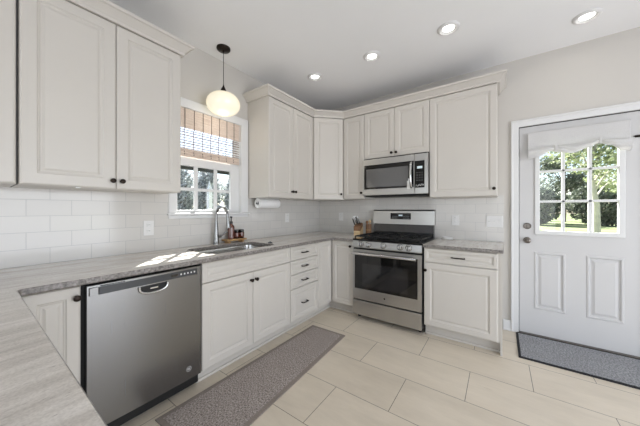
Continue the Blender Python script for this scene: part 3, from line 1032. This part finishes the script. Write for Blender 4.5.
# soap tray and its contents
b = NB(); box(b, 0.030, 0.135, -1.765, -1.530, CT + 0.020, CT + 0.038, 0.004)
for yy in (-1.73, -1.565): box(b, 0.045, 0.120, yy - 0.010, yy + 0.010, CT, CT + 0.021)
tag(obj('tray', b, 'tray_wood'), 'small wooden footed tray on the worktop beside the faucet', 'tray')
TZ = CT + 0.0382
t = thing('soap_bottle', 'amber soap bottle with a black pump on the wooden tray', 'bottle', (0.085, -1.690, TZ))
b = NB(); lathe(b, [(0.030, 0), (0.034, 0.004), (0.034, 0.115), (0.031, 0.132), (0.018, 0.146), (0.0135, 0.150), (0.0135, 0.160)], (0, 0, 0), (0, 0, 1)); obj('bottle_body', b, 'amber_glass', t, 40)
b = NB(); lathe(b, [(0.016, 0.156), (0.016, 0.178), (0.006, 0.182), (0.005, 0.215), (0.011, 0.217), (0.011, 0.230), (0, 0.231)], (0, 0, 0), (0, 0, 1)); tube(b, [(0, 0, 0.223), (0.02, -0.010, 0.224), (0.038, -0.02, 0.217)], 0.005, 8); obj('pump', b, 'black_iron', t, 40)
for lab, yy in (('dark glass tumbler on the wooden tray, next to the soap bottle', -1.625), ('dark glass tumbler at the right end of the wooden tray', -1.564)):
    t = thing('tumbler', lab, 'glass', (0.085, yy, TZ), 0, 'dark tumblers on the soap tray')
    b = NB(); lathe(b, [(0.024, 0), (0.026, 0.003), (0.028, 0.088), (0.026, 0.089), (0.024, 0.012), (0, 0.010)], (0, 0, 0), (0, 0, 1)); obj('cup', b, 'smoke_glass', t, 40)
    b = NB(); lathe(b, [(0.0285, 0.012), (0.0292, 0.012), (0.0298, 0.06), (0.0292, 0.06)], (0, 0, 0), (0, 0, 1), 24, False); obj('band', b, 'amber_glass', t, 40)

# paper towel on its holder
t = thing('paper_towel_holder', 'under-cabinet holder with two end brackets carrying the paper roll', 'holder', (0.115, -1.21, ZB))
b = NB(); box(b, -0.02, 0.02, -0.165, 0.165, -0.006, -0.0005); obj('mount_bar', b, 'plastic_white', t)
for s in (-1, 1):
    b = NB(); box(b, -0.012, 0.012, s * 0.163 - 0.003, s * 0.163 + 0.003, -0.075, -0.004, 0.002); obj('bracket', b, 'plastic_white', t)
b = NB(); cyl(b, (0, -0.170, -0.060), (0, 0.170, -0.060), 0.012); obj('spindle', b, 'dark_plastic', t, 40)
t = thing('paper_towel_roll', 'white paper towel roll hanging under the wall cabinet by the window', 'paper towel', (0.115, -1.21, ZB - 0.060))
b = NB(); lathe(b, [(0.020, -0.155), (0.052, -0.155), (0.053, -0.152), (0.053, 0.152), (0.052, 0.155), (0.020, 0.155)], (0, 0, 0), (0, 1, 0), 32, False); obj('paper', b, 'paper', t, 40)
b = NB(); lathe(b, [(0.0175, -0.154), (0.0198, -0.154), (0.0198, 0.154), (0.0175, 0.154), (0.0175, -0.154)], (0, 0, 0), (0, 1, 0), 24, False); obj('core', b, 'cardboard', t, 40)

# ------------------------------------------------------------------ dishwasher
y0, y1 = -2.945, -2.319
c0 = (y0 + y1) / 2
t = thing('dishwasher', 'stainless steel dishwasher under the worktop left of the sink cabinet', 'dishwasher', (0, c0, 0), ROT)
b = NB(); box(b, -0.312, 0.3115, -0.585, -0.01, 0.03, 0.872); box(b, -0.29, 0.29, -0.54, -0.05, 0.0, 0.03); obj('tub', b, 'toe_black', t)
hx0, hx1 = -2.928 - c0, -2.333 - c0
b = NB()
N = 24
front = []
px0, px1, pz0, pz1 = -2.703 - c0, -2.551 - c0, 0.748, 0.806
for i in range(N + 1):                                   # gently bowed steel front
    u = i / N
    front.append((hx0 + (hx1 - hx0) * u, -0.640 - 0.006 * (1 - (2 * u - 1) ** 2)))
poly = [(hx0, -0.590)] + front + [(hx1, -0.590)]
prism(b, poly, 2, 0.118, 0.857)
dd = obj('door', b, 'stainless_vertical', t, 25)
b = NB(); box(b, -2.883 - c0, -2.362 - c0, -0.6495, -0.640, 0.807, 0.846, 0.002); cs = obj('control_strip', b, 'dark_plastic', dd)
for k in range(5):
    b = NB(); xx = -2.470 - c0 + k * 0.022; box(b, xx - 0.004, xx + 0.004, -0.6505, -0.649, 0.822, 0.832); obj('button', b, 'label_white', cs)
b = NB(); box(b, -2.53 - c0, -2.49 - c0, -0.6502, -0.649, 0.820, 0.834); obj('indicator_panel', b, 'black_gloss', cs)
b = NB()
for k in range(9):
    xx = -2.875 - c0 + k * 0.012; box(b, xx, xx + 0.009, -0.6470, -0.6405, 0.8485, 0.8525)
obj('lettering', b, 'toe_black', dd)
b = NB(); box(b, hx0 + 0.008, -2.884 - c0, -0.6495, -0.640, 0.807, 0.848, 0.002); obj('strip_end', b, 'stainless_vertical', dd)
# recessed handle: bright scoop rim round a dark pocket
mid, hw = (px0 + px1) / 2, (px1 - px0) / 2
b = NB(); pts = []
for i in range(21):
    a = PI * i / 20
    pts.append((mid - hw * math.cos(a) , -0.650, 0.800 - 0.046 * math.sin(a) ** 0.6))
tube(b, pts, 0.007, 8); h = obj('handle', b, 'chrome', dd, 60)
b = NB(); pl = [(p[0], p[2]) for p in pts]; prism(b, pl, 1, -0.6485, -0.640); obj('pocket', b, 'toe_black', h)
b = NB(); box(b, mid - 0.022, mid + 0.022, -0.6525, -0.648, 0.776, 0.786, 0.002); obj('latch', b, 'chrome', h)
b = NB(); xx, zz = -2.416 - c0, 0.188
lathe(b, [(0.0165, 0), (0.0165, 0.0012), (0.0148, 0.0012), (0.0148, 0.0)], (xx, -0.6425, zz), (0, -1, 0), 28, False)
tube(b, [(xx - 0.009, -0.6440, zz - 0.002), (xx - 0.007, -0.6440, zz + 0.007), (xx - 0.001, -0.6440, zz + 0.006), (xx - 0.004, -0.6440, zz - 0.003), (xx - 0.008, -0.6440, zz - 0.007)], 0.0013, 6)
tube(b, [(xx + 0.008, -0.6440, zz + 0.006), (xx + 0.002, -0.6440, zz + 0.005), (xx + 0.002, -0.6440, zz), (xx + 0.006, -0.6440, zz), (xx + 0.001, -0.6440, zz - 0.004), (xx + 0.008, -0.6440, zz - 0.007)], 0.0013, 6)
obj('emblem', b, 'plastic_white', dd, 60)

# ------------------------------------------------------------------ gas range
RX0, RX1 = 0.9365, 1.6985
rm = (RX0 + RX1) / 2
t = thing('gas_range', 'freestanding stainless gas range with black cooktop between the cabinets', 'range', (rm, 0, 0))
hw = 0.381
b = NB(); box(b, -hw + 0.001, hw - 0.001, -0.635, -0.015, 0.045, 0.893); 
for sx in (-0.34, 0.34):
    for sy in (-0.57, -0.08): cyl(b, (sx, sy, 0), (sx, sy, 0.046), 0.018)
obj('body', b, 'toe_black', t)
# storage drawer
b = NB(); box(b, -hw + 0.004, hw - 0.004, -0.669, -0.634, 0.052, 0.216, 0.004); obj('drawer', b, 'stainless_horizontal', t)
# oven door
b = NB(); box(b, -hw + 0.004, hw - 0.004, -0.668, -0.634, 0.230, 0.792, 0.004); od = obj('oven_door', b, 'stainless_horizontal', t)
b = NB(); box(b, -0.352, 0.340, -0.6705, -0.660, 0.350, 0.752, 0.002); og = obj('door_glass', b, 'oven_glass', od)
b = NB(); box(b, -0.255, 0.245, -0.6715, -0.668, 0.382, 0.640, 0.0008); obj('window', b, 'oven_window', og)
b = NB(); tube(b, [(-0.368, -0.712, 0.752), (-0.2, -0.722, 0.753), (0, -0.725, 0.7535), (0.2, -0.722, 0.753), (0.335, -0.712, 0.752)], 0.0145, 14)
for sx in (-0.350, 0.318): cyl(b, (sx, -0.667, 0.752), (sx, -0.714, 0.752), 0.013, 0.012, 12)
obj('handle', b, 'chrome', od, 50)
b = NB(); lathe(b, [(0.010, 0), (0.010, 0.001), (0, 0.001)], (0.0, -0.668, 0.290), (0, -1, 0), 20); obj('emblem', b, 'stainless_vertical', od, 40)
# control panel with knobs
b = NB(); prism(b, [(-0.634, 0.812), (-0.668, 0.812), (-0.672, 0.820), (-0.664, 0.888), (-0.650, 0.897), (-0.634, 0.897)], 0, -hw + 0.002, hw - 0.002)
cp = obj('control_panel', b, 'stainless_horizontal', t, 25)
for kx in (1.043, 1.134, 1.303, 1.486, 1.571):
    b = NB(); lathe(b, [(0.029, 0), (0.029, 0.004), (0.0235, 0.007), (0.022, 0.030), (0.019, 0.034), (0, 0.034)], (kx - rm, -0.667, 0.856), (0, -1, 0.1), 22)
    kn = obj('knob', b, 'chrome', cp, 40)
    b = NB(); lathe(b, [(0.0335, 0), (0.0335, 0.003), (0.029, 0.0035)], (kx - rm, -0.6672, 0.856), (0, -1, 0.1), 22); obj('bezel', b, 'dark_plastic', kn, 40)
    b = NB(); box(b, kx - rm - 0.003, kx - rm + 0.003, -0.706, -0.699, 0.840, 0.880, 0.002); obj('grip', b, 'dark_plastic', kn)
# cooktop
b = NB(); box(b, -hw, hw, -0.660, -0.075, 0.893, 0.912, 0.005); ct = obj('cooktop', b, 'black_gloss', t)
BP = [(-0.235, -0.51), (-0.235, -0.24), (0, -0.375), (0.235, -0.51), (0.235, -0.24)]
for q, (bx_, by_) in enumerate(BP):
    b = NB(); rr = 0.045 if q != 3 else 0.055
    lathe(b, [(rr, 0), (rr, 0.006), (rr * 0.8, 0.012), (rr * 0.78, 0.018), (0, 0.019)], (bx_, by_, 0.912), (0, 0, 1)); obj('burner', b, 'black_iron', t, 40)
for gx0, gx1 in ((-0.365, -0.125), (-0.118, 0.118), (0.125, 0.365)):
    b = NB(); z0, z1 = 0.932, 0.945
    w_ = 0.006
    for xx in (gx0 + w_, gx1 - w_): box(b, xx - w_, xx + w_, -0.640, -0.105, z0, z1, 0.002)
    for yy in (-0.634, -0.375, -0.111): box(b, gx0, gx1, yy - w_, yy + w_, z0, z1, 0.002)
    gm = (gx0 + gx1) / 2
    for yc in (-0.51, -0.24):
        for s in (-1, 1):
            box(b, gm + s * 0.03 if s > 0 else gx0, gx1 if s > 0 else gm - 0.03, yc - 0.005, yc + 0.005, z0, z1 + 0.002)
            box(b, gm - 0.005, gm + 0.005, yc + (0.03 if s > 0 else -0.12), yc + (0.12 if s > 0 else -0.03), z0, z1 + 0.002)
    for xx in (gx0 + w_, gx1 - w_):
        for yy in (-0.634, -0.375, -0.111): box(b, xx - w_, xx + w_, yy - w_, yy + w_, 0.911, z0)
    obj('grate', b, 'black_iron', t)
# backguard
b = NB(); prism(b, [(-0.012, 0.893), (-0.085, 0.893), (-0.085, 0.965), (-0.060, 1.072), (-0.012, 1.072)], 0, -hw + 0.012, hw - 0.010); obj('vent_trim', b, 'dark_steel', t)
b = NB(); prism(b, [(-0.012, 1.060), (-0.072, 1.060), (-0.064, 1.225), (-0.052, 1.240), (-0.012, 1.240)], 0, -hw, hw); bgd = obj('backguard', b, 'stainless_horizontal', t, 25)
b = NB(); prism(b, [(-0.060, 1.122), (-0.0715, 1.122), (-0.0680, 1.200), (-0.060, 1.200)], 0, 1.172 - rm, 1.427 - rm); dsp = obj('display', b, 'black_gloss', bgd)
b = NB(); box(b, 1.275 - rm, 1.325 - rm, -0.0712, -0.065, 1.162, 1.180); obj('clock', b, 'display_lit', dsp)
for i in range(9):
    for j in range(2):
        xk = (1.195 + i * 0.018 if i < 4 else 1.268 + i * 0.016) - rm
        b = NB(); box(b, xk, xk + 0.010, -0.0722, -0.065, 1.134 + j * 0.022, 1.141 + j * 0.022); obj('button', b, 'key_grey', dsp)


# ------------------------------------------------------------------ microwave
t = thing('microwave', 'stainless over-the-range microwave under the short wall cabinet', 'microwave', (rm, 0, 1.400))
mz0, mz1 = 1.408, 1.852
Z = -1.400
b = NB(); box(b, -hw + 0.002, hw - 0.002, -0.375, -0.012, mz0 + 0.010 + Z, 1.866 + Z); box(b, -hw + 0.02, hw - 0.02, -0.36, -0.05, mz0 - 0.006 + Z, mz0 + 0.011 + Z); obj('body', b, 'toe_black', t)
sp = 1.558 - rm
b = NB(); box(b, -hw + 0.001, sp - 0.001, -0.402, -0.374, mz0 + 0.008 + Z, mz1 + Z, 0.004); md = obj('door', b, 'stainless_horizontal', t)
b = NB(); box(b, -hw + 0.022, sp - 0.008, -0.4045, -0.398, 1.490 + Z, 1.782 + Z, 0.001); mg = obj('door_glass', b, 'black_gloss', md)
b = NB(); box(b, -hw + 0.052, 1.492 - rm, -0.4055, -0.402, 1.512 + Z, 1.732 + Z, 0.0005); obj('window', b, 'microwave_window', mg)
b = NB(); tube(b, [(1.527 - rm, -0.405, 1.765 + Z), (1.527 - rm, -0.432, 1.750 + Z), (1.526 - rm, -0.444, 1.69 + Z), (1.525 - rm, -0.447, 1.625 + Z), (1.526 - rm, -0.444, 1.56 + Z), (1.527 - rm, -0.432, 1.502 + Z), (1.527 - rm, -0.405, 1.488 + Z)], 0.0125, 12); obj('handle', b, 'chrome', md, 60)
b = NB(); box(b, 1.478 - rm, 1.512 - rm, -0.4068, -0.4045, 1.472 + Z, 1.565 + Z); box(b, 1.490 - rm, 1.506 - rm, -0.4068, -0.4045, 1.565 + Z, 1.590 + Z); obj('sticker', b, 'label_white', md, None, 'white paper sticker on the door glass')
b = NB(); box(b, sp + 0.001, hw - 0.001, -0.402, -0.374, mz0 + 0.008 + Z, mz1 + Z, 0.004); mp = obj('control_panel', b, 'stainless_horizontal', t)
b = NB(); box(b, sp + 0.002, 1.662 - rm, -0.4045, -0.398, 1.483 + Z, 1.776 + Z, 0.001); mk = obj('keypad', b, 'black_gloss', mp)
b = NB(); box(b, sp + 0.028, sp + 0.082, -0.4055, -0.404, 1.690 + Z, 1.716 + Z); obj('display', b, 'display_lit', mk)
for i in range(4):
    for j in range(3):
        b = NB(); box(b, sp + 0.022 + j * 0.026, sp + 0.034 + j * 0.026, -0.4052, -0.404, 1.560 + i * 0.028 + Z, 1.566 + i * 0.028 + Z); obj('button', b, 'key_grey', mk)

b = NB(); pts = [(sp + 0.014 + 0.0085 * i, -0.4056, 1.502 + Z + 0.012 * math.sin(i * 1.9) + 0.0016 * i) for i in range(11)]
tube(b, pts, 0.0026, 6); obj('script_sticker', b, 'label_white', mk, None, 'white script lettering stuck at the bottom of the keypad')

# ------------------------------------------------------------------ knife block and things left of the range
t = thing('knife_block', 'pale wooden knife block on the worktop left of the range', 'knife block', (0.800, -0.235, CT), math.radians(10))
b = NB(); prism(b, [(-0.075, 0), (0.065, 0), (0.065, 0.10), (0.035, 0.160), (-0.075, 0.115)], 0, -0.042, 0.042)
obj('block', b, 'pale_wood', t)
b = NB(); prism(b, [(-0.077, 0.062), (-0.077, 0.117), (0.036, 0.163), (0.056, 0.125)], 0, -0.0435, 0.0435); obj('cap', b, 'brown_wood', t, None, 'darker brown slotted top')
def knife(label, x, y, z, hlen, m):
    k = thing('kitchen_knife', label, 'knife', (x, y, z), math.radians(10), 'knives in the block')
    d = Vector((-0.22, -0.30, 0.90)).normalized()
    b = NB(); tube(b, [d * 0.006, d * 0.02, d * hlen * 0.6, d * hlen], [0.007, 0.009, 0.010, 0.008], 8); obj('handle', b, m, k, 50)
    b = NB(); cyl(b, d * hlen * 0.98, d * (hlen + 0.006), 0.0085, 0.007, 8); obj('butt_cap', b, 'chrome', k, 50)
for lab, x, y, z, hl, m in (('black-handled knife, leftmost in the knife block', 0.772, -0.285, CT + 0.131, 0.105, 'black_iron'),
                            ('steel-handled knife, second from left in the block', 0.791, -0.270, CT + 0.137, 0.120, 'chrome'),
                            ('black-handled knife in the middle of the block', 0.809, -0.262, CT + 0.141, 0.115, 'black_iron'),
                            ('steel-handled knife, rightmost in the knife block', 0.826, -0.248, CT + 0.147, 0.100, 'stainless_vertical')):
    knife(lab, x, y, z, hl, m)
t = thing('utensil_crock', 'brown wooden utensil holder between the knife block and the range', 'utensil holder', (0.889, -0.118, CT))
b = NB(); lathe(b, [(0.034, 0), (0.038, 0.004), (0.038, 0.140), (0.035, 0.143), (0.032, 0.139), (0.032, 0.02), (0, 0.02)], (0, 0, 0), (0, 0, 1)); obj('pot', b, 'brown_wood', t, 40)
b = NB(); lathe(b, [(0.0382, 0.06), (0.0392, 0.062), (0.0392, 0.072), (0.0382, 0.074)], (0, 0, 0), (0, 0, 1), 24, False); obj('band', b, 'tray_wood', t, 40)
for lab, dx, dy, ln, m in (('pale wooden spoon in the utensil holder', 0.01, 0.012, 0.19, 'pale_wood'), ('brown wooden spatula in the utensil holder', -0.014, -0.012, 0.175, 'brown_wood')):
    k = thing('wooden_spoon', lab, 'utensil', (0.889 + dx, -0.118 + dy, CT + 0.021), 0, 'utensils in the wooden holder')
    d = Vector((dx * 1.2, dy * 1.2, 1)).normalized()
    b = NB(); tube(b, [d * 0.0, d * ln * 0.7], 0.006, 8); obj('handle', b, m, k, 50)
    b = NB(); lathe(b, [(0.006, 0), (0.016, 0.012), (0.019, 0.028), (0.012, 0.045), (0, 0.05)], d * ln * 0.7, d, 14); obj('head', b, m, k, 50)
# cable coil right of the range
b = NB(); pts = []
for i in range(70):
    a = i * 0.42
    pts.append((1.835 + (0.050 + 0.012 * math.sin(i * 0.7)) * math.cos(a), -0.105 + 0.036 * math.sin(a) + 0.005 * math.sin(i), CT + 0.006 + 0.00035 * i + 0.002 * math.sin(i * 1.3)))
tube(b, pts, 0.0042, 6); tag(obj('charging_cable', b, 'plastic_white', None, 60), 'loosely coiled white cable on the worktop right of the range', 'cable')

# ------------------------------------------------------------------ outlets and switches
def plate(name, label, cat, loc, rot, w, h, kind, group):
    t = thing(name, label, cat, loc, rot, group)
    b = NB(); box(b, -w / 2, w / 2, -0.006, 0, -h / 2, h / 2, 0.002); obj('plate', b, 'plastic_white', t)
    if kind == 'outlet':
        for s in (-1, 1):
            b = NB(); box(b, -0.014, 0.014, -0.0085, -0.005, s * 0.024 - 0.014, s * 0.024 + 0.014, 0.003); so = obj('socket', b, 'label_white', t)
            b = NB(); box(b, -0.007, -0.005, -0.0089, -0.008, s * 0.024 - 0.002, s * 0.024 + 0.007); box(b, 0.005, 0.007, -0.0089, -0.008, s * 0.024 - 0.002, s * 0.024 + 0.007); obj('slots', b, 'gap_dark', so)
    else:
        for k in (-1, 0, 1):
            x = k * 0.045
            b = NB(); box(b, x - 0.006, x + 0.006, -0.008, -0.005, -0.013, 0.013, 0.001); prism(b, [(-0.006, -0.004), (-0.020, 0.006), (-0.018, 0.012), (-0.006, 0.006)], 0, x - 0.004, x + 0.004); obj('toggle', b, 'label_white', t)
gO = 'white wall outlets'
plate('wall_outlet', 'white outlet on the tiles left of the kitchen window', 'outlet', (0.0095, -2.415, 1.095), ROT, 0.075, 0.118, 'outlet', gO)
plate('wall_outlet', 'white outlet on the tiles below the paper towel roll', 'outlet', (0.0095, -0.765, 1.135), ROT, 0.075, 0.118, 'outlet', gO)
plate('wall_outlet', 'white outlet on the tiles between the corner and the knife block', 'outlet', (0.40, -0.0095, 1.14), 0, 0.075, 0.118, 'outlet', gO)
plate('wall_outlet', 'white outlet on the tiles right of the range', 'outlet', (1.907, -0.0095, 1.124), 0, 0.075, 0.118, 'outlet', gO)
plate('light_switch', 'white triple light switch plate beside the door casing', 'switch', (2.272, -0.0095, 1.116), 0, 0.145, 0.122, 'switch', None)

# ------------------------------------------------------------------ bamboo blind
t = thing('bamboo_blind', 'woven bamboo roman shade half drawn over the kitchen window', 'blind', (0.0, 0, 0))
by0, by1 = -2.196, -1.512
b = NB()
n = 16
for i in range(n):
    z1 = 2.164 - 0.0112 * i
    box(b, -0.0035 + 0.0015 * (i % 2), 0.0015 + 0.0015 * (i % 2), by0, by1, z1 - 0.0108, z1)
obj('valance', b, 'bamboo_reed', t)
b = NB()
rnd = random.Random(3)
z = 1.975
while z > 1.80:
    h = rnd.choice((0.0055, 0.007, 0.0085))
    dz = rnd.uniform(-0.002, 0.002)
    box(b, -0.019, -0.015, by0 + 0.004, by1 - 0.004, z - h + dz, z + dz)
    z -= rnd.choice((0.021, 0.024, 0.027))
obj('open_weave', b, 'cord_brown', t)
b = NB()
for i in range(6):
    box(b, -0.022 + 0.003 * (i % 3), -0.010 + 0.004 * (i % 3), by0 + 0.004, by1 - 0.004, 1.731 + 0.0115 * i, 1.742 + 0.0115 * i)
obj('hem_bundle', b, 'bamboo_reed', t)
yy = -2.118
while yy < by1:
    b = NB(); tube(b, [(0.0045, yy, 2.165), (0.0045, yy, 1.985), (-0.012, yy, 1.965), (-0.012, yy, 1.80), (-0.002, yy, 1.745)], 0.0034, 6); obj('cord', b, 'cord_brown', t)
    yy += 0.087
b = NB(); tube(b, [(0.006, -1.530, 2.15), (0.008, -1.528, 1.9), (0.006, -1.530, 1.72)], 0.0022, 6); lathe(b, [(0.003, 0), (0.007, -0.012), (0.006, -0.028), (0, -0.03)], (0.006, -1.530, 1.722), (0, 0, 1), 12); obj('pull_cord', b, 'plastic_white', t)

# ------------------------------------------------------------------ valance on the door
t = thing('door_valance', 'white cloth tie-up valance over the top of the door window', 'curtain', (2.875, -0.02, 1.72))
ox, oy, oz = 2.875, -0.02, 1.72
def lerp(tab, x):
    for (a, va), (c, vc) in zip(tab, tab[1:]):
        if x <= c:
            k = (x - a) / (c - a); k = k * k * (3 - 2 * k)
            return va + (vc - va) * max(0, min(1, k))
    return tab[-1][1]
LOW = [(2.540, 1.738), (2.61, 1.752), (2.72, 1.800), (2.765, 1.782), (2.86, 1.762), (2.96, 1.800), (3.02, 1.828), (3.09, 1.800), (3.16, 1.752), (3.215, 1.738)]
FOLD = [(2.540, 1.860), (2.65, 1.856), (2.745, 1.846), (2.86, 1.846), (3.02, 1.868), (3.10, 1.858), (3.215, 1.840)]
def sheet(name, fz0, fz1, fy, nx=90, nz=14, th=0.003):
    b = NB(); g = []
    for i in range(nx + 1):
        u = i / nx; x = 2.543 + (3.210 - 2.543) * u
        row = []
        for j in range(nz + 1):
            v = j / nz
            row.append(b.verts.new((x - ox, fy(x, v) - oy, fz0(x) + (fz1(x) - fz0(x)) * v - oz)))
        g.append(row)
    for i in range(nx):
        for j in range(nz): b.faces.new((g[i][j], g[i + 1][j], g[i + 1][j + 1], g[i][j + 1]))
    o = obj(name, b, 'valance_cloth', t, 60)
    m = o.modifiers.new('thick', 'SOLIDIFY'); m.thickness = th
    return o
sheet('panel', lambda x: lerp(FOLD, x) - 0.01, lambda x: 2.000, lambda x, v: -0.030 + 0.002 * math.sin(x * 30) * (1 - v))
def tie(x): return max(math.exp(-((x - 2.745) / 0.025) ** 2), math.exp(-((x - 3.03) / 0.025) ** 2))
sheet('gathered_hem', lambda x: lerp(LOW, x), lambda x: lerp(FOLD, x), lambda x, v: -0.032 - (0.030 * math.sin(PI * min(1, v * 1.05)) + 0.008 * math.sin(v * 10 + 4 * math.sin(x * 9))) * (1 - 0.6 * tie(x)) - 0.004)
for xt in (2.745, 3.03):
    b = NB(); z0, z1 = lerp(LOW, xt) - 0.004, lerp(FOLD, xt) + 0.004
    box(b, xt - 0.009 - ox, xt + 0.009 - ox, -0.062 - oy, -0.056 - oy, z0 - oz, z1 - oz, 0.002); obj('tie', b, 'valance_cloth', t)
b = NB(); cyl(b, (3.21 - ox, -0.012 - oy, 1.992 - oz), (2.54 - ox, -0.012 - oy, 1.992 - oz), 0.008); obj('rod', b, 'plastic_white', t, 40)
t2 = thing('door_latch', 'small dark metal latch on the door at the right of the valance', 'latch', (3.262, DF, 1.860))
b = NB(); box(b, -0.020, 0.026, -0.008, 0.0, -0.010, 0.010, 0.002); obj('base_plate', b, 'bronze', t2)
b = NB(); cyl(b, (-0.030, -0.014, 0.0), (0.030, -0.014, 0.0), 0.005); obj('bolt', b, 'bronze', t2, 40)

# ------------------------------------------------------------------ rugs
def flat_rug(name, label, corners, cat, m, me_, bw, th):
    c = sum((Vector(p) for p in corners), Vector((0, 0))) / 4
    t = thing(name, label, cat, (c.x, c.y, 0))
    Q = [Vector(p) - c for p in corners]
    b = NB(); prism(b, [tuple(q * 0.999) for q in Q], 2, 0.0, th * 0.7); obj('backing', b, me_, t)
    def inset(d):
        out = []
        for i in range(4):
            u = (Q[i - 1] - Q[i]).normalized(); v = (Q[(i + 1) % 4] - Q[i]).normalized()
            out.append(Q[i] + (u + v) * d)
        return out
    I = inset(bw)
    b = NB(); prism(b, [tuple(q) for q in I], 2, 0.001, th); obj('pile', b, m, t)
    O = inset(0.0)
    b = NB()
    for i in range(4):
        j = (i + 1) % 4
        prism(b, [tuple(O[i]), tuple(O[j]), tuple(I[j]), tuple(I[i])], 2, 0.0005, th * 0.85)
    obj('border', b, me_, t)
    return t
flat_rug('runner_rug', 'grey-brown woven runner rug on the tiles in front of the sink cabinets', [(0.668, -2.63), (1.165, -2.60), (1.083, -1.097), (0.690, -1.104)], 'rug', 'rug_weave', 'rug_border', 0.03, 0.009)
flat_rug('doormat', 'dark grey doormat on the tiles before the white door', [(2.446, -0.565), (3.36, -0.565), (3.36, -0.035), (2.450, -0.035)], 'doormat', 'doormat_loop', 'doormat_edge', 0.018, 0.012)

# ------------------------------------------------------------------ lamps
def downlight(label, x, y):
    t = thing('recessed_light', label, 'ceiling light', (x, y, CH), 0, 'recessed ceiling lights')
    b = NB(); lathe(b, [(0.046, -0.0015), (0.050, -0.003), (0.062, -0.016), (0.068, -0.017), (0.084, -0.006), (0.086, -0.0005)], (0, 0, 0), (0, 0, 1), 32, False); obj('trim_ring', b, 'plastic_white', t, 60)
    b = NB(); lathe(b, [(0.0465, 0), (0.0455, -0.002), (0, -0.0025)], (0, 0, -0.0012), (0, 0, 1), 32); obj('lens', b, 'lamp_lens', t, 60)
    l = light('bulb', 'AREA', (0, 0, -0.012), (0, 0, -1), 0.5, (1.0, 0.96, 0.90), shape='DISK', size=0.10)
    l.parent = t
downlight('recessed ceiling light nearest the pendant lamp, first of the row', 0.599, -0.939)
downlight('recessed ceiling light above the range, second of the row', 1.288, -0.923)
downlight('recessed ceiling light third in the row from the pendant', 1.968, -0.913)
downlight('recessed ceiling light nearest the door, at the upper right', 2.875, -0.425)
t = thing('pendant_lamp', 'glowing white glass globe pendant hanging before the kitchen window', 'pendant lamp', (0.201, -1.857, CH))
b = NB(); lathe(b, [(0.062, 0), (0.062, -0.014), (0.055, -0.022), (0.012, -0.026), (0.008, -0.040), (0, -0.040)], (0, 0, -0.0005), (0, 0, 1), 28); obj('canopy', b, 'bronze', t, 50)
b = NB(); cyl(b, (0, 0, -0.03), (0, 0, -0.345), 0.0028, None, 8); obj('cord', b, 'bronze', t, 50)
b = NB(); lathe(b, [(0.004, -0.345), (0.008, -0.362), (0.024, -0.395), (0.027, -0.402), (0.024, -0.416)], (0, 0, 0), (0, 0, 1), 20); obj('socket_cap', b, 'bronze', t, 50)
b = NB(); pr = []
for i in range(25):
    a = PI * i / 24
    s = math.sin(a); c = math.cos(a)
    pr.append((max(0.0, 0.152 * (abs(s) ** 0.86)) if 0 < i < 24 else 0, -0.530 + (0.107 if c > 0 else 0.104) * c))
lathe(b, pr, (0, 0, 0), (0, 0, 1), 40); obj('globe', b, 'opal_glass', t, 80)
l = light('pendant_bulb', 'POINT', (0, 0, -0.70), (0, 0, -1), 0.9, (1.0, 0.95, 0.87), shadow_soft_size=0.1); l.parent = t
